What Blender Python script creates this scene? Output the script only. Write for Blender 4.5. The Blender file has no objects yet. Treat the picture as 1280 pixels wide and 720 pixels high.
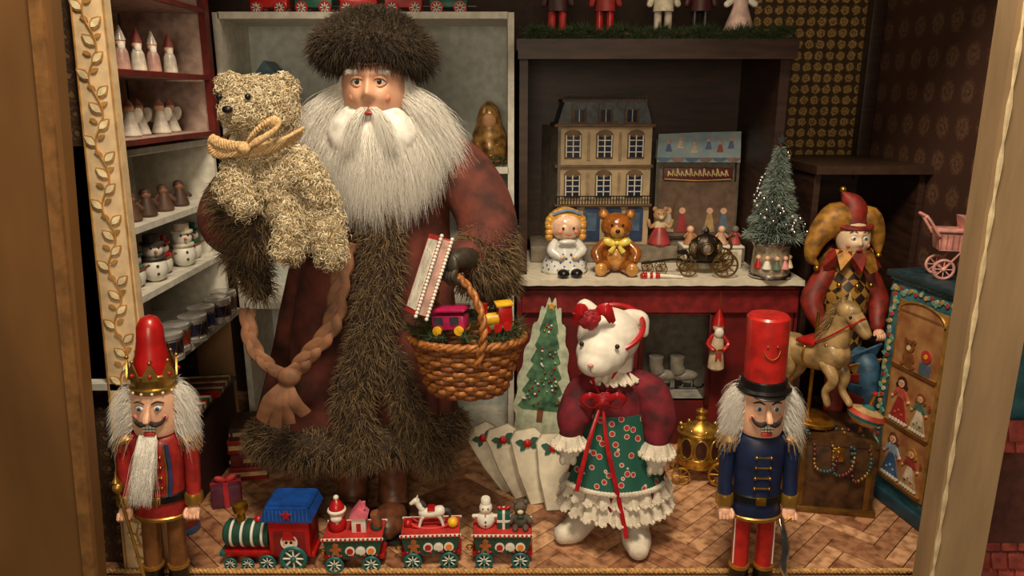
import bpy, bmesh, math, random
import numpy as np
from mathutils import Vector, Matrix, Euler
random.seed(7); rng=np.random.default_rng(7)
R=math.radians
# ---------------------------------------------------------------- materials
def lin(c):
    o=[]
    for x in c[:3]:
        x=max(0,min(255,x))/255
        o.append(x/12.92 if x<=.04045 else ((x+.055)/1.055)**2.4)
    return tuple(o)+(1,)
def base(name):
    mt=bpy.data.materials.new(name); mt.use_nodes=True
    return mt,mt.node_tree,mt.node_tree.nodes['Principled BSDF']
MC={}
def m(r,g,b,rough=.55,metal=0,var=.12,sc=60,bump=0,bs=250,coat=0,alt=None,isl=False,sheen=0,stretch=(1,1,1)):
    key=(r,g,b,rough,metal,var,sc,bump,bs,coat,alt,isl,sheen,stretch)
    if key in MC: return MC[key]
    mt,nt,p=base('paint_%d_%d_%d'%(r,g,b))
    p.inputs['Roughness'].default_value=rough; p.inputs['Metallic'].default_value=metal
    if coat: p.inputs['Coat Weight'].default_value=coat; p.inputs['Coat Roughness'].default_value=.15
    if sheen: p.inputs['Sheen Weight'].default_value=sheen
    c1=lin((r*(1-var),g*(1-var),b*(1-var))); c2=lin((r*(1+var),g*(1+var),b*(1+var))) if alt is None else lin(alt)
    if alt is not None: c1=lin((r,g,b))
    rp=nt.nodes.new('ShaderNodeValToRGB'); rp.color_ramp.elements[0].color=c1; rp.color_ramp.elements[1].color=c2
    if isl:
        g_=nt.nodes.new('ShaderNodeNewGeometry'); nt.links.new(g_.outputs['Random Per Island'],rp.inputs[0])
    else:
        tc=nt.nodes.new('ShaderNodeTexCoord'); mp=nt.nodes.new('ShaderNodeMapping'); mp.inputs['Scale'].default_value=stretch
        nz=nt.nodes.new('ShaderNodeTexNoise'); nz.inputs['Scale'].default_value=sc; nz.inputs['Detail'].default_value=4
        nt.links.new(tc.outputs['Object'],mp.inputs[0]); nt.links.new(mp.outputs[0],nz.inputs['Vector'])
        rp.color_ramp.elements[0].position=.35; rp.color_ramp.elements[1].position=.65
        nt.links.new(nz.outputs['Fac'],rp.inputs[0])
        if bump:
            n2=nt.nodes.new('ShaderNodeTexNoise'); n2.inputs['Scale'].default_value=bs
            nt.links.new(mp.outputs[0],n2.inputs['Vector'])
            bp=nt.nodes.new('ShaderNodeBump'); bp.inputs['Strength'].default_value=bump; bp.inputs['Distance'].default_value=.003
            nt.links.new(n2.outputs['Fac'],bp.inputs['Height']); nt.links.new(bp.outputs[0],p.inputs['Normal'])
    nt.links.new(rp.outputs[0],p.inputs['Base Color'])
    MC[key]=mt; return mt
def grid_disc(name,bg,stops,freq,mask=(1,0,1),rough=.6,metal=0,off=(0,0,0)):
    mt,nt,p=base(name); p.inputs['Roughness'].default_value=rough; p.inputs['Metallic'].default_value=metal
    tc=nt.nodes.new('ShaderNodeTexCoord'); mp=nt.nodes.new('ShaderNodeMapping')
    mp.inputs['Scale'].default_value=freq; mp.inputs['Location'].default_value=off
    fr=nt.nodes.new('ShaderNodeVectorMath'); fr.operation='FRACTION'
    sb=nt.nodes.new('ShaderNodeVectorMath'); sb.operation='SUBTRACT'; sb.inputs[1].default_value=(.5,.5,.5)
    ml=nt.nodes.new('ShaderNodeVectorMath'); ml.operation='MULTIPLY'; ml.inputs[1].default_value=mask
    ln=nt.nodes.new('ShaderNodeVectorMath'); ln.operation='LENGTH'
    rp=nt.nodes.new('ShaderNodeValToRGB'); rp.color_ramp.interpolation='CONSTANT'
    els=rp.color_ramp.elements
    els[0].position=0; els[0].color=lin(stops[0][1]); els[1].position=stops[-1][0]; els[1].color=lin(bg)
    for pos,c in stops[1:]:
        e=els.new(pos); e.color=lin(c)
    els[-1].color=lin(bg)
    L=nt.links.new
    L(tc.outputs['Object'],mp.inputs[0]);L(mp.outputs[0],fr.inputs[0]);L(fr.outputs[0],sb.inputs[0]);L(sb.outputs[0],ml.inputs[0]);L(ml.outputs[0],ln.inputs[0])
    nz=nt.nodes.new('ShaderNodeTexNoise'); nz.inputs['Scale'].default_value=180; L(tc.outputs['Object'],nz.inputs['Vector'])
    ad=nt.nodes.new('ShaderNodeMath'); ad.operation='MULTIPLY_ADD'; ad.inputs[1].default_value=.45
    L(nz.outputs['Fac'],ad.inputs[0]); L(ln.outputs['Value'],ad.inputs[2])
    s2=nt.nodes.new('ShaderNodeMath'); s2.operation='SUBTRACT'; s2.inputs[1].default_value=.225; L(ad.outputs[0],s2.inputs[0])
    L(s2.outputs[0],rp.inputs[0]); L(rp.outputs[0],p.inputs['Base Color'])
    return mt
def voro(name,cols,scale,rough=.7,lo=.25,hi=.4):
    mt,nt,p=base(name); p.inputs['Roughness'].default_value=rough
    tc=nt.nodes.new('ShaderNodeTexCoord'); v=nt.nodes.new('ShaderNodeTexVoronoi'); v.inputs['Scale'].default_value=scale
    rp=nt.nodes.new('ShaderNodeValToRGB'); rp.color_ramp.interpolation='CONSTANT'; e=rp.color_ramp.elements
    e[0].color=lin(cols[0]); e[1].position=lo; e[1].color=lin(cols[1]); x=e.new(hi); x.color=lin(cols[2])
    nt.links.new(tc.outputs['Object'],v.inputs['Vector']); nt.links.new(v.outputs['Distance'],rp.inputs[0]); nt.links.new(rp.outputs[0],p.inputs['Base Color'])
    return mt
def checker(name,a,b_,scale,rot=(0,0,0),rough=.5):
    mt,nt,p=base(name); p.inputs['Roughness'].default_value=rough
    tc=nt.nodes.new('ShaderNodeTexCoord'); mp=nt.nodes.new('ShaderNodeMapping'); mp.inputs['Rotation'].default_value=rot
    c=nt.nodes.new('ShaderNodeTexChecker'); c.inputs['Scale'].default_value=scale
    c.inputs['Color1'].default_value=lin(a); c.inputs['Color2'].default_value=lin(b_)
    nt.links.new(tc.outputs['Object'],mp.inputs[0]); nt.links.new(mp.outputs[0],c.inputs[0]); nt.links.new(c.outputs[0],p.inputs['Base Color'])
    return mt
# ---------------------------------------------------------------- builder
def catmull(P,sub):
    P=[np.array(p,float) for p in P]
    if sub<=1 or len(P)<3: return np.array(P)
    E=[2*P[0]-P[1]]+P+[2*P[-1]-P[-2]]; o=[]
    for i in range(1,len(E)-2):
        a,b,c,d=E[i-1],E[i],E[i+1],E[i+2]
        for k in range(sub):
            t=k/sub; o.append(.5*((2*b)+(-a+c)*t+(2*a-5*b+4*c-d)*t*t+(-a+3*b-3*c+d)*t**3))
    o.append(P[-1]); return np.array(o)
class B:
    def __init__(s): s.V=[];s.F=[];s.M=[];s.mats=[];s.n=0;s.T=Matrix.Identity(4)
    def at(s,loc=(0,0,0),rot=(0,0,0),sc=1):
        if not hasattr(sc,'__len__'): sc=(sc,sc,sc)
        s.T=Matrix.LocRotScale(Vector(loc),Euler([R(a) for a in rot]),Vector(sc)); return s
    def raw(s,V,F,mat,rot=None,c=None):
        V=np.asarray(V,float).reshape(-1,3)
        if rot is not None and any(rot): V=V@np.array(Euler([R(a) for a in rot]).to_matrix()).T
        if c is not None: V=V+np.array(c,float)
        A=np.array(s.T); V=V@A[:3,:3].T+A[:3,3]
        if mat not in s.mats: s.mats.append(mat)
        s.V.append(V); s.F.append((F,s.n)); s.M.append(s.mats.index(mat)); s.n+=len(V)
        return len(s.V)-1
    def loft(s,rings,mat,caps=True,closed=False,**k):
        rings=np.asarray(rings,float); n,q=rings.shape[:2]; V=rings.reshape(-1,3); F=[]
        for i in range(n if closed else n-1):
            i2=(i+1)%n
            for j in range(q):
                j2=(j+1)%q; F.append((i*q+j,i*q+j2,i2*q+j2,i2*q+j))
        if caps and not closed:
            F.append(tuple(range(q-1,-1,-1))); F.append(tuple((n-1)*q+j for j in range(q)))
        return s.raw(V,F,mat,**k)
    def lathe(s,prof,mat,c=(0,0,0),rot=(0,0,0),seg=24,sx=1,sy=1,fn=None):
        a=np.linspace(0,2*np.pi,seg,endpoint=False); rings=[]
        for i,(r,z) in enumerate(prof):
            rr=r*(fn(a,i/(len(prof)-1)) if fn else np.ones(seg)); rr=np.maximum(rr,1e-5)
            rings.append(np.stack([rr*np.cos(a)*sx,rr*np.sin(a)*sy,np.full(seg,z)],1))
        return s.loft(rings,mat,rot=rot,c=c)
    def sph(s,c,r,mat,rot=(0,0,0),seg=20,rings=12,fn=None):
        if not hasattr(r,'__len__'): r=(r,r,r)
        a=np.linspace(0,2*np.pi,seg,endpoint=False); rg=[]
        for i in range(rings+1):
            t=-math.pi/2+math.pi*i/rings; cr=max(math.cos(t),1e-4)
            rg.append(np.stack([cr*np.cos(a),cr*np.sin(a),np.full(seg,math.sin(t))],1))
        rg=np.array(rg)
        if fn: rg=fn(rg)
        return s.loft(rg*np.array(r),mat,rot=rot,c=c,caps=False)
    def tube(s,pts,rad,mat,seg=10,sub=1,closed=False,flat=1,caps=True,up=None,rounded=False):
        P=catmull(pts,sub); n=len(P)
        rad=np.array([rad,rad] if not hasattr(rad,'__len__') else rad,float); rr=np.interp(np.linspace(0,1,n),np.linspace(0,1,len(rad)),rad)
        if rounded:
            d0=P[0]-P[1]; d0/=np.linalg.norm(d0)+1e-9; d1=P[-1]-P[-2]; d1/=np.linalg.norm(d1)+1e-9
            P=np.vstack([P[0]+d0*rr[0]*.9,P[0]+d0*rr[0]*.6,P,P[-1]+d1*rr[-1]*.6,P[-1]+d1*rr[-1]*.9]); rr=np.concatenate([[rr[0]*.35,rr[0]*.8],rr,[rr[-1]*.8,rr[-1]*.35]]); n+=4
        if closed: T=np.roll(P,-1,0)-np.roll(P,1,0)
        else: T=np.gradient(P,axis=0)
        T/=np.linalg.norm(T,axis=1)[:,None]+1e-12
        u=np.array(up if up is not None else ((0,0,1) if abs(T[0][2])<.9 else (1,0,0)),float)
        N=u-T[0]*np.dot(u,T[0]); N/=np.linalg.norm(N); a=np.linspace(0,2*np.pi,seg,endpoint=False); rings=[]
        for i in range(n):
            N=N-T[i]*np.dot(N,T[i]); N/=np.linalg.norm(N)+1e-12; W=np.cross(T[i],N)
            rings.append(P[i]+rr[i]*(np.outer(np.cos(a),N)+flat*np.outer(np.sin(a),W)))
        return s.loft(rings,mat,caps=caps,closed=closed)
    def cyl(s,p0,p1,r0,mat,r1=None,seg=20): return s.tube([p0,p1],[r0,r0 if r1 is None else r1],mat,seg=seg)
    def ring(s,c,Rr,r,mat,rot=(0,0,0),seg=28,sec=8,sx=1,sy=1):
        a=np.linspace(0,2*np.pi,seg,endpoint=False); t=np.linspace(0,2*np.pi,sec,endpoint=False); rg=[]
        for x in a:
            rg.append([np.array([math.cos(x)*sx,math.sin(x)*sy,0])*Rr+ (np.array([math.cos(x),math.sin(x),0])*math.cos(q)+np.array([0,0,1])*math.sin(q))*r for q in t[::-1]])
        return s.loft(rg,mat,closed=True,rot=rot,c=c)
    def box(s,c,d,mat,rot=(0,0,0),bev=0):
        x,y,z=d[0]/2,d[1]/2,d[2]/2
        if bev>0:
            bm=bmesh.new(); bmesh.ops.create_cube(bm,size=1)
            for v in bm.verts: v.co=Vector((v.co.x*d[0],v.co.y*d[1],v.co.z*d[2]))
            bmesh.ops.bevel(bm,geom=bm.edges[:],offset=bev,segments=2,affect='EDGES',profile=.5)
            bm.verts.index_update(); V=[tuple(v.co) for v in bm.verts]; F=[tuple(v.index for v in f.verts) for f in bm.faces]; bm.free()
            return s.raw(V,F,mat,rot=rot,c=c)
        V=[(-x,-y,-z),(x,-y,-z),(x,y,-z),(-x,y,-z),(-x,-y,z),(x,-y,z),(x,y,z),(-x,y,z)]
        F=[(0,3,2,1),(4,5,6,7),(0,1,5,4),(1,2,6,5),(2,3,7,6),(3,0,4,7)]
        return s.raw(V,F,mat,rot=rot,c=c)
    def prism(s,pts,y0,y1,mat,rot=(0,0,0),c=(0,0,0)):
        n=len(pts); V=[(p[0],y0,p[1]) for p in pts]+[(p[0],y1,p[1]) for p in pts]
        F=[tuple(range(n)),tuple(range(2*n-1,n-1,-1))]+[((i+1)%n,i,n+i,n+(i+1)%n) for i in range(n)]
        return s.raw(V,F,mat,rot=rot,c=c)
    def curves(s,C,rad,mat,taper=.85):
        n,k=C.shape[:2]; D=C[:,-1]-C[:,0]; D/=np.linalg.norm(D,axis=1)[:,None]+1e-9
        h=np.where(np.abs(D[:,2:3])<.8,np.array([[0,0,1.]]),np.array([[1.,0,0]])); U=np.cross(D,h); U/=np.linalg.norm(U,axis=1)[:,None]; W=np.cross(D,U)
        r=rad*(1-taper*np.linspace(0,1,k)**1.5)
        V=np.empty((n,k,3,3))
        for j in range(3):
            a=j*2*math.pi/3; V[:,:,j]=C+r[None,:,None]*(math.cos(a)*U+math.sin(a)*W)[:,None]
        idx=np.arange(n*k*3).reshape(n,k,3); Q=[]
        for j in range(3):
            j2=(j+1)%3; Q.append(np.stack([idx[:,:-1,j],idx[:,:-1,j2],idx[:,1:,j2],idx[:,1:,j]],-1).reshape(-1,4))
        return s.raw(V.reshape(-1,3),np.concatenate(Q),mat)
    def strands(s,P,D,L,rad,mat,comb=(0,0,-1),cw=.5,segs=4,curl=0,cn=2,jit=.25):
        n=len(P); D=D+rng.normal(0,jit,(n,3)); D/=np.linalg.norm(D,axis=1)[:,None]
        Lr=(L*rng.uniform(.55,1.2,n))[:,None]; ts=np.linspace(0,1,segs+1)[None]
        C=P[:,None]+D[:,None]*(Lr*ts)[...,None]+np.array(comb)*cw*(Lr*ts**2)[...,None]
        if curl:
            U=np.cross(D,rng.normal(0,1,(n,3))); U/=np.linalg.norm(U,axis=1)[:,None]; W=np.cross(D,U)
            ph=2*np.pi*cn*ts; C=C+curl*(np.sin(ph)[...,None]*U[:,None]+(1-np.cos(ph))[...,None]*W[:,None])
        return s.curves(C,rad,mat)
    def sample(s,ids,n,filt=None):
        if isinstance(ids,int): ids=[ids]
        A=[];Bv=[];Cv=[]
        for i in ids:
            V=s.V[i]
            for f in s.F[i][0]:
                for k in range(1,len(f)-1):
                    A.append(V[f[0]]);Bv.append(V[f[k]]);Cv.append(V[f[k+1]])
        A,Bv,Cv=map(np.array,(A,Bv,Cv)); nn=np.cross(Bv-A,Cv-A); ar=np.linalg.norm(nn,axis=1)
        k=rng.choice(len(A),n*(3 if filt else 1),p=ar/ar.sum()); u=rng.random((len(k),2)); fl=u.sum(1)>1; u[fl]=1-u[fl]
        P=A[k]+(Bv-A)[k]*u[:,:1]+(Cv-A)[k]*u[:,1:]; N=nn[k]/ar[k][:,None]
        if filt is not None:
            mk=filt(P,N); P=P[mk][:n];N=N[mk][:n]
        return P,N
    def done(s,name,loc=(0,0,0),rot=(0,0,0),sc=1,parent=None,sharp=38,world=None,remesh=0,smooth=0):
        me=bpy.data.meshes.new(name); V=np.concatenate(s.V); loops=[];lens=[];mi=[]
        for (F,off),mm in zip(s.F,s.M):
            if isinstance(F,np.ndarray): loops.append((F+off).ravel()); lens.append(np.full(len(F),F.shape[1])); mi.append(np.full(len(F),mm))
            else:
                loops.append(np.array([i for f in F for i in f])+off); lens.append(np.array([len(f) for f in F])); mi.append(np.full(len(F),mm))
        loops=np.concatenate(loops);lens=np.concatenate(lens);mi=np.concatenate(mi)
        if world is not None: V=V-np.array(world)
        me.vertices.add(len(V)); me.vertices.foreach_set('co',V.ravel().astype('f'))
        me.loops.add(len(loops)); me.loops.foreach_set('vertex_index',loops.astype('i'))
        me.polygons.add(len(lens)); st=np.concatenate([[0],np.cumsum(lens)[:-1]]); me.polygons.foreach_set('loop_start',st.astype('i'))
        me.polygons.foreach_set('material_index',mi.astype('i'))
        me.update(calc_edges=True); me.validate()
        me.polygons.foreach_set('use_smooth',np.ones(len(me.polygons),bool))
        for x in s.mats: me.materials.append(x)
        if sharp and len(lens)<60000: me.set_sharp_from_angle(angle=R(sharp))
        o=bpy.data.objects.new(name,me); bpy.context.collection.objects.link(o)
        o.location=world if world is not None else loc; o.rotation_euler=[R(a) for a in rot]; o.scale=(sc,)*3 if not hasattr(sc,'__len__') else sc
        if remesh:
            r_=o.modifiers.new('Remesh','REMESH'); r_.mode='VOXEL'; r_.voxel_size=remesh; r_.use_smooth_shade=True
            sm=o.modifiers.new('Smooth','SMOOTH'); sm.iterations=smooth or 4; sm.factor=.5
        if parent is not None:
            o.parent=parent
            if world is not None: o.location=Vector(world)-parent.location
        return o
def empty(name,loc,rot=(0,0,0)):
    e=bpy.data.objects.new(name,None); e.location=loc; e.rotation_euler=[R(a) for a in rot]; e.empty_display_size=.05
    bpy.context.collection.objects.link(e); return e
def circ(r,n=20,cx=0,cz=0,sx=1,sz=1): return [(cx+r*sx*math.cos(2*math.pi*i/n),cz+r*sz*math.sin(2*math.pi*i/n)) for i in range(n)]
# common colours
GOLD=m(190,140,50,.28,.9,.15); RED=m(170,22,22,.35,0,.08,coat=.3); BLACK=m(18,16,16,.35); WHITE=m(228,224,212,.5,0,.04)
SKIN=m(230,180,150,.45,0,.05); MAROON=m(84,40,31,.85,0,.3,sc=25,bump=.3,bs=70); DKWOOD=m(46,28,20,.5,0,.3,sc=20,stretch=(1,1,8))
GREEN=m(20,80,62,.45); TEAL=m(25,95,98,.45); BLUE=m(22,70,150,.4); NAVY=m(24,36,70,.45); BROWN=m(110,66,36,.6); CREAM=m(214,196,160,.6)
PINE=m(26,46,24,.7,alt=(70,92,52),isl=True); SILVER=m(190,190,195,.2,1); YELLOW=m(225,175,40,.4); PINK=m(215,140,140,.45)
# ================================================================ ROOM
def room():
    b=B(); W,L=.027,.108
    cf,sf=math.cos(R(45)),math.sin(R(45)); th=.004
    bm=bmesh.new()
    def plank(x0,y0,x1,y1):
        g=.0008; pts=[(x0+g,y0+g),(x1-g,y0+g),(x1-g,y1-g),(x0+g,y1-g)]
        q=[(x*cf-y*sf,x*sf+y*cf+1.2) for x,y in pts]
        cx=sum(p[0] for p in q)/4; cy=sum(p[1] for p in q)/4
        if not(-.9<cx<.9 and .9<cy<1.85): return
        vt=[bm.verts.new((p[0],p[1],0)) for p in q]; vb=[bm.verts.new((p[0],p[1],-th)) for p in q]
        bm.faces.new(vt); bm.faces.new(vb[::-1])
        for i in range(4): bm.faces.new((vt[(i+1)%4],vt[i],vb[i],vb[(i+1)%4]))
    for k in range(-60,60):
        for j in range(-14,14):
            ox,oy=k*W+j*L,k*W-j*L
            plank(ox,oy,ox+L,oy+W); plank(ox-W,oy,ox,oy+L)
    for co,no in (((0,.995,0),(0,-1,0)),((0,1.72,0),(0,1,0)),((-.78,0,0),(-1,0,0)),((.8,0,0),(1,0,0))):
        bmesh.ops.bisect_plane(bm,geom=bm.verts[:]+bm.edges[:]+bm.faces[:],plane_co=co,plane_no=no,clear_outer=True)
    bm.verts.index_update()
    wood=wood_isl(); b.raw([tuple(v.co) for v in bm.verts],[tuple(v.index for v in f.verts) for f in bm.faces],wood); bm.free()
    b.box((0,1.36,-.012),(1.6,.73,.015),m(40,22,14,.8)); b.done('floor',sharp=20)
    b=B(); b.box((0,.945,-.016),(1.7,.1,.024),m(160,118,74,.6,sc=15,stretch=(1,8,1))); b.done('floor_ledge')
    b=B()
    for ph in (0,math.pi):
        b.tube([(x,.994+.0022*math.cos(x*500+ph),.003+.0022*math.sin(x*500+ph)) for x in np.linspace(-.75,.75,700)],.0024,m(190,150,95,.6,0,.2,sc=200),seg=6)
    b.done('trim_front_cord')
    medal=grid_disc('medallion_paper',(66,48,28),[(0,(166,134,80)),(.12,(104,78,42)),(.2,(180,146,88)),(.34,(120,90,50)),(.42,(66,48,28))],(42,42,42),rough=.4,metal=.15)
    b=B(); b.box((0,1.735,.5),(1.66,.03,1.12),m(50,34,25,.8)); b.done('wall_back')
    b=B(); b.box((.66,1.715,.76),(.26,.006,.56),medal); b.done('wallpaper_panel')
    rp=grid_disc('brown_paper',(72,46,36),[(0,(108,80,62)),(.08,(80,52,40)),(.16,(104,76,58)),(.26,(86,58,44)),(.34,(72,46,36))],(20,16,16),mask=(0,1,1))
    b=B(); b.box((.815,1.33,.5),(.03,.8,1.12),rp); b.done('wall_right')
    b=B(); b.box((.785,1.69,.78),(.03,.03,.5),DKWOOD,bev=.003); b.done('trim_corner')
    b=B(); b.box((-.795,1.36,.5),(.03,.73,1.12),grid_disc('left_paper',(60,42,30),[(0,(95,72,50)),(.1,(64,44,32)),(.2,(88,66,46)),(.28,(60,42,30))],(18,18,18),mask=(0,1,1))); b.done('wall_left')
    b=B(); b.box((0,1.4,1.07),(1.66,.7,.02),m(40,28,20,.8)); b.done('ceiling')
def wood_isl():
    mt,nt,p=base('herringbone_wood'); p.inputs['Roughness'].default_value=.42
    g=nt.nodes.new('ShaderNodeNewGeometry'); rp=nt.nodes.new('ShaderNodeValToRGB'); e=rp.color_ramp.elements
    e[0].color=lin((158,108,80)); e[1].color=lin((226,176,134)); x=e.new(.5); x.color=lin((192,142,106))
    tc=nt.nodes.new('ShaderNodeTexCoord'); nz=nt.nodes.new('ShaderNodeTexNoise'); nz.inputs['Scale'].default_value=60; nz.inputs['Detail'].default_value=8
    mx=nt.nodes.new('ShaderNodeMix'); mx.data_type='RGBA'; mx.blend_type='MULTIPLY'; mx.inputs[0].default_value=.8
    r2=nt.nodes.new('ShaderNodeValToRGB'); r2.color_ramp.elements[0].color=(.3,.21,.15,1); r2.color_ramp.elements[0].position=.34; r2.color_ramp.elements[1].color=(1,1,1,1); r2.color_ramp.elements[1].position=.58
    L=nt.links.new; L(g.outputs['Random Per Island'],rp.inputs[0]); L(tc.outputs['Object'],nz.inputs['Vector']); L(nz.outputs['Fac'],r2.inputs[0])
    L(rp.outputs[0],mx.inputs[6]); L(r2.outputs[0],mx.inputs[7]); L(mx.outputs[2],p.inputs['Base Color']); return mt
room()
# ---- front left panel, leaf post, right post
b=B(); pan=m(112,78,42,.5,0,.12,sc=8,stretch=(1,1,.3)); b.prism([(-1.3,-.12),(-.578,-.12),(-.512,.86),(-.505,1.1),(-1.3,1.1)],.88,.9,pan)
b.prism([(-.594,-.12),(-.578,-.12),(-.505,1.1),(-.520,1.1)],.874,.88,m(128,90,50,.5)); b.done('wall_front_left')
b=B(); b.prism([(-.68,0),(-.59,0),(-.55,.95),(-.66,.95)],1.02,1.03,grid_disc('strip_paper',(66,48,34),[(0,(120,95,64)),(.15,(66,48,34)),(.3,(96,74,52)),(.36,(66,48,34))],(40,40,40))); b.done('wall_strip_left')
def leafpts(l,w): return [(0,0),(l*.25,-w*.8),(l*.55,-w),(l*.85,-w*.45),(l,0),(l*.85,w*.45),(l*.55,w),(l*.25,w*.8)]
b=B(); creamp=m(218,192,152,.5,0,.06); b.prism([(-.600,0),(-.5355,0),(-.5155,.95),(-.554,.95)],1.0,1.016,creamp)
leafm=m(190,144,84,.4,.25,.12); leafl=m(236,216,176,.45)
cxz=lambda z:-.568+.033*z/.95
hw=lambda z:.028-.0085*z/.95
for s_ in (-1,1): b.tube([(cxz(0)+s_*hw(0),.999,0),(cxz(.95)+s_*hw(.95),.999,.95)],.0014,leafm,seg=6)
b.tube([(cxz(z)+.007*math.sin(z*75),.998,z) for z in np.linspace(.01,.94,180)],.0012,leafm,seg=6)
for i in range(44):
    z=.01+i*.0212; sgn=1 if i%2 else -1; b.at((cxz(z)+.006*math.sin(z*75),.9985,z),(0,-(90-48*sgn),0)); b.prism(leafpts(.022,.0066),-.001,0,leafm); b.prism(leafpts(.017,.0042),-.0018,-.001,leafl,c=(.0025,0,0))
    b.at((cxz(z+.01)+.004*math.sin(z*75),.9985,z+.01),(0,-(90+65*sgn),0)); b.prism(leafpts(.012,.003),-.0012,0,leafm)
b.at(); b.done('trim_leaf_post')
b=B(); card=m(160,132,98,.6,0,.12,sc=12,bump=.3,bs=60,stretch=(1,1,.2)); b.prism([(.545,-.12),(.612,-.12),(.612,1.1),(.538,1.1)],.84,.875,card)
b.tube([(.547,.838,z) for z in np.linspace(-.1,1.08,60)],[.0025+.0012*math.sin(i*2.1) for i in range(60)],m(214,194,156,.35,0,.1,coat=.5),seg=6); b.done('trim_post_right')
# ---- left wall shelving
WHT=m(206,202,190,.55,0,.06)
b=B()
b.box((-.705,1.2,.47),(.01,.36,.34),WHT)
for z in (.636,.525,.422): b.box((-.625,1.2,z-.005),(.15,.36,.01),WHT)
b.box((-.62,1.2,.303),(.17,.4,.01),WHT)
b.box((-.625,1.025,.475),(.15,.01,.34),WHT); b.box((-.625,1.385,.475),(.15,.01,.34),WHT)
b.done('display_shelf')
b=B(); RB=m(96,26,20,.4,0,.15); PK=m(176,150,138,.6)
b.box((-.70,1.2,.8),(.01,.36,.32),PK)
for z in (.65,.747,.86): b.box((-.62,1.2,z-.004),(.15,.35,.008),PK); b.box((-.543,1.2,z-.004),(.006,.36,.008),RB)
b.box((-.545,1.385,.79),(.012,.02,.3),RB); b.box((-.545,1.025,.79),(.012,.012,.3),RB); b.box((-.62,1.39,.79),(.15,.006,.3),PK)
b.done('wall_cabinet')
b=B(); b.box((-.60,1.415,.5),(.07,.01,.9),m(178,138,96,.55,0,.08,sc=10)); b.done('plywood_partition')
GR=m(186,192,188,.6,0,.06); b=B()
b.box((-.28,1.6,.44),(.54,.01,.85),GR); b.box((-.545,1.52,.43),(.012,.16,.86),WHT); b.box((-.002,1.52,.43),(.012,.16,.86),WHT)
for z in (.855,.572,.3,.01): b.box((-.274,1.52,z),(.534,.16,.012),WHT)
b.done('white_display_cabinet')
DW=m(52,32,23,.5,0,.25,sc=14,stretch=(1,1,6)); b=B()
b.box((.27,1.695,.6),(.5,.01,.42),DW); b.box((.022,1.57,.59),(.016,.25,.45),DW); b.box((.512,1.57,.59),(.018,.25,.45),DW)
b.box((.266,1.555,.802),(.515,.28,.02),DW); b.box((.266,1.418,.787),(.51,.01,.02),DW); b.done('dark_display_shelf')
b=B(); top=[(.012,1.41)]+[(.03+.54*i/24,1.395+.004*(i%2)) for i in range(25)]+[(.57,1.69),(.012,1.69)]
b.prism([(p[0],-p[1]) for p in top][::-1],0,.011,m(216,208,188,.5,0,.05),rot=(90,0,0),c=(0,0,.353)); CR=m(100,20,22,.55,0,.2,sc=15)
for (xa,xb,za,zb) in ((.02,.262,0,.342),(.402,.57,0,.342),(.262,.402,0,.095),(.262,.402,.29,.342)): b.box(((xa+xb)/2,1.44,(za+zb)/2),(xb-xa,.02,zb-za),CR)
b.box((.295,1.425,.315),(.55,.012,.045),m(122,28,30,.5,0,.15))  # lighter red band: light along the top of the front put into the colour
for xx in (.262,.402): b.box((xx,1.426,.192),(.01,.01,.2),m(70,16,16,.4),bev=.002)
b.box((.332,1.426,.292),(.15,.01,.01),m(70,16,16,.4)); b.box((.332,1.56,.19),(.2,.01,.3),m(110,104,94,.4)); b.box((.332,1.5,.09),(.14,.12,.01),m(150,146,136,.4))
b.box((.015,1.56,.17),(.01,.26,.34),CR); b.box((.572,1.56,.17),(.008,.26,.34),CR)
b.done('shop_counter')
b=B(); b.box((.27,1.62,.3825),(.46,.13,.035),m(120,110,96,.6),bev=.002); b.done('display_riser')
b=B(); b.box((.69,1.69,.29),(.22,.01,.57),DW); b.box((.588,1.56,.29),(.012,.26,.575),DW); b.box((.79,1.56,.29),(.012,.26,.575),DW); b.box((.69,1.555,.575),(.225,.285,.016),m(60,40,30,.45)); b.box((.69,1.55,.2),(.2,.24,.012),DW); b.done('dark_open_cabinet')
# ================================================================ SANTA
def fur(b,ids,n,L,rad,mat,**k):
    filt=k.pop('filt',None); P,N=b.sample(ids,n,filt); b.strands(P,N,L,rad,mat,**k)
def hand(b,mat,s):
    b.sph((0,0,-.1*s),(.5*s,.26*s,.55*s),mat)
    for i,(x,l) in enumerate(((-.38,.9),(-.13,1.05),(.13,1.0),(.37,.82))):
        x*=s; l*=s; b.tube([(x*.9,0,-.35*s),(x,-.22*s,-.35*s-.35*l),(x,.0,-.35*s-.7*l),(x*.9,.38*s,-.35*s-.6*l),(x*.9,.42*s,-.35*s-.3*l)],[.15*s,.145*s,.13*s,.12*s,.1*s],mat,seg=8,sub=4,rounded=True)
    b.tube([(-.42*s,0,.1*s),(-.66*s,.1*s,-.15*s),(-.6*s,.35*s,-.45*s),(-.35*s,.5*s,-.55*s)],[.17*s,.16*s,.14*s,.11*s],mat,seg=8,sub=4,rounded=True)
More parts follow.
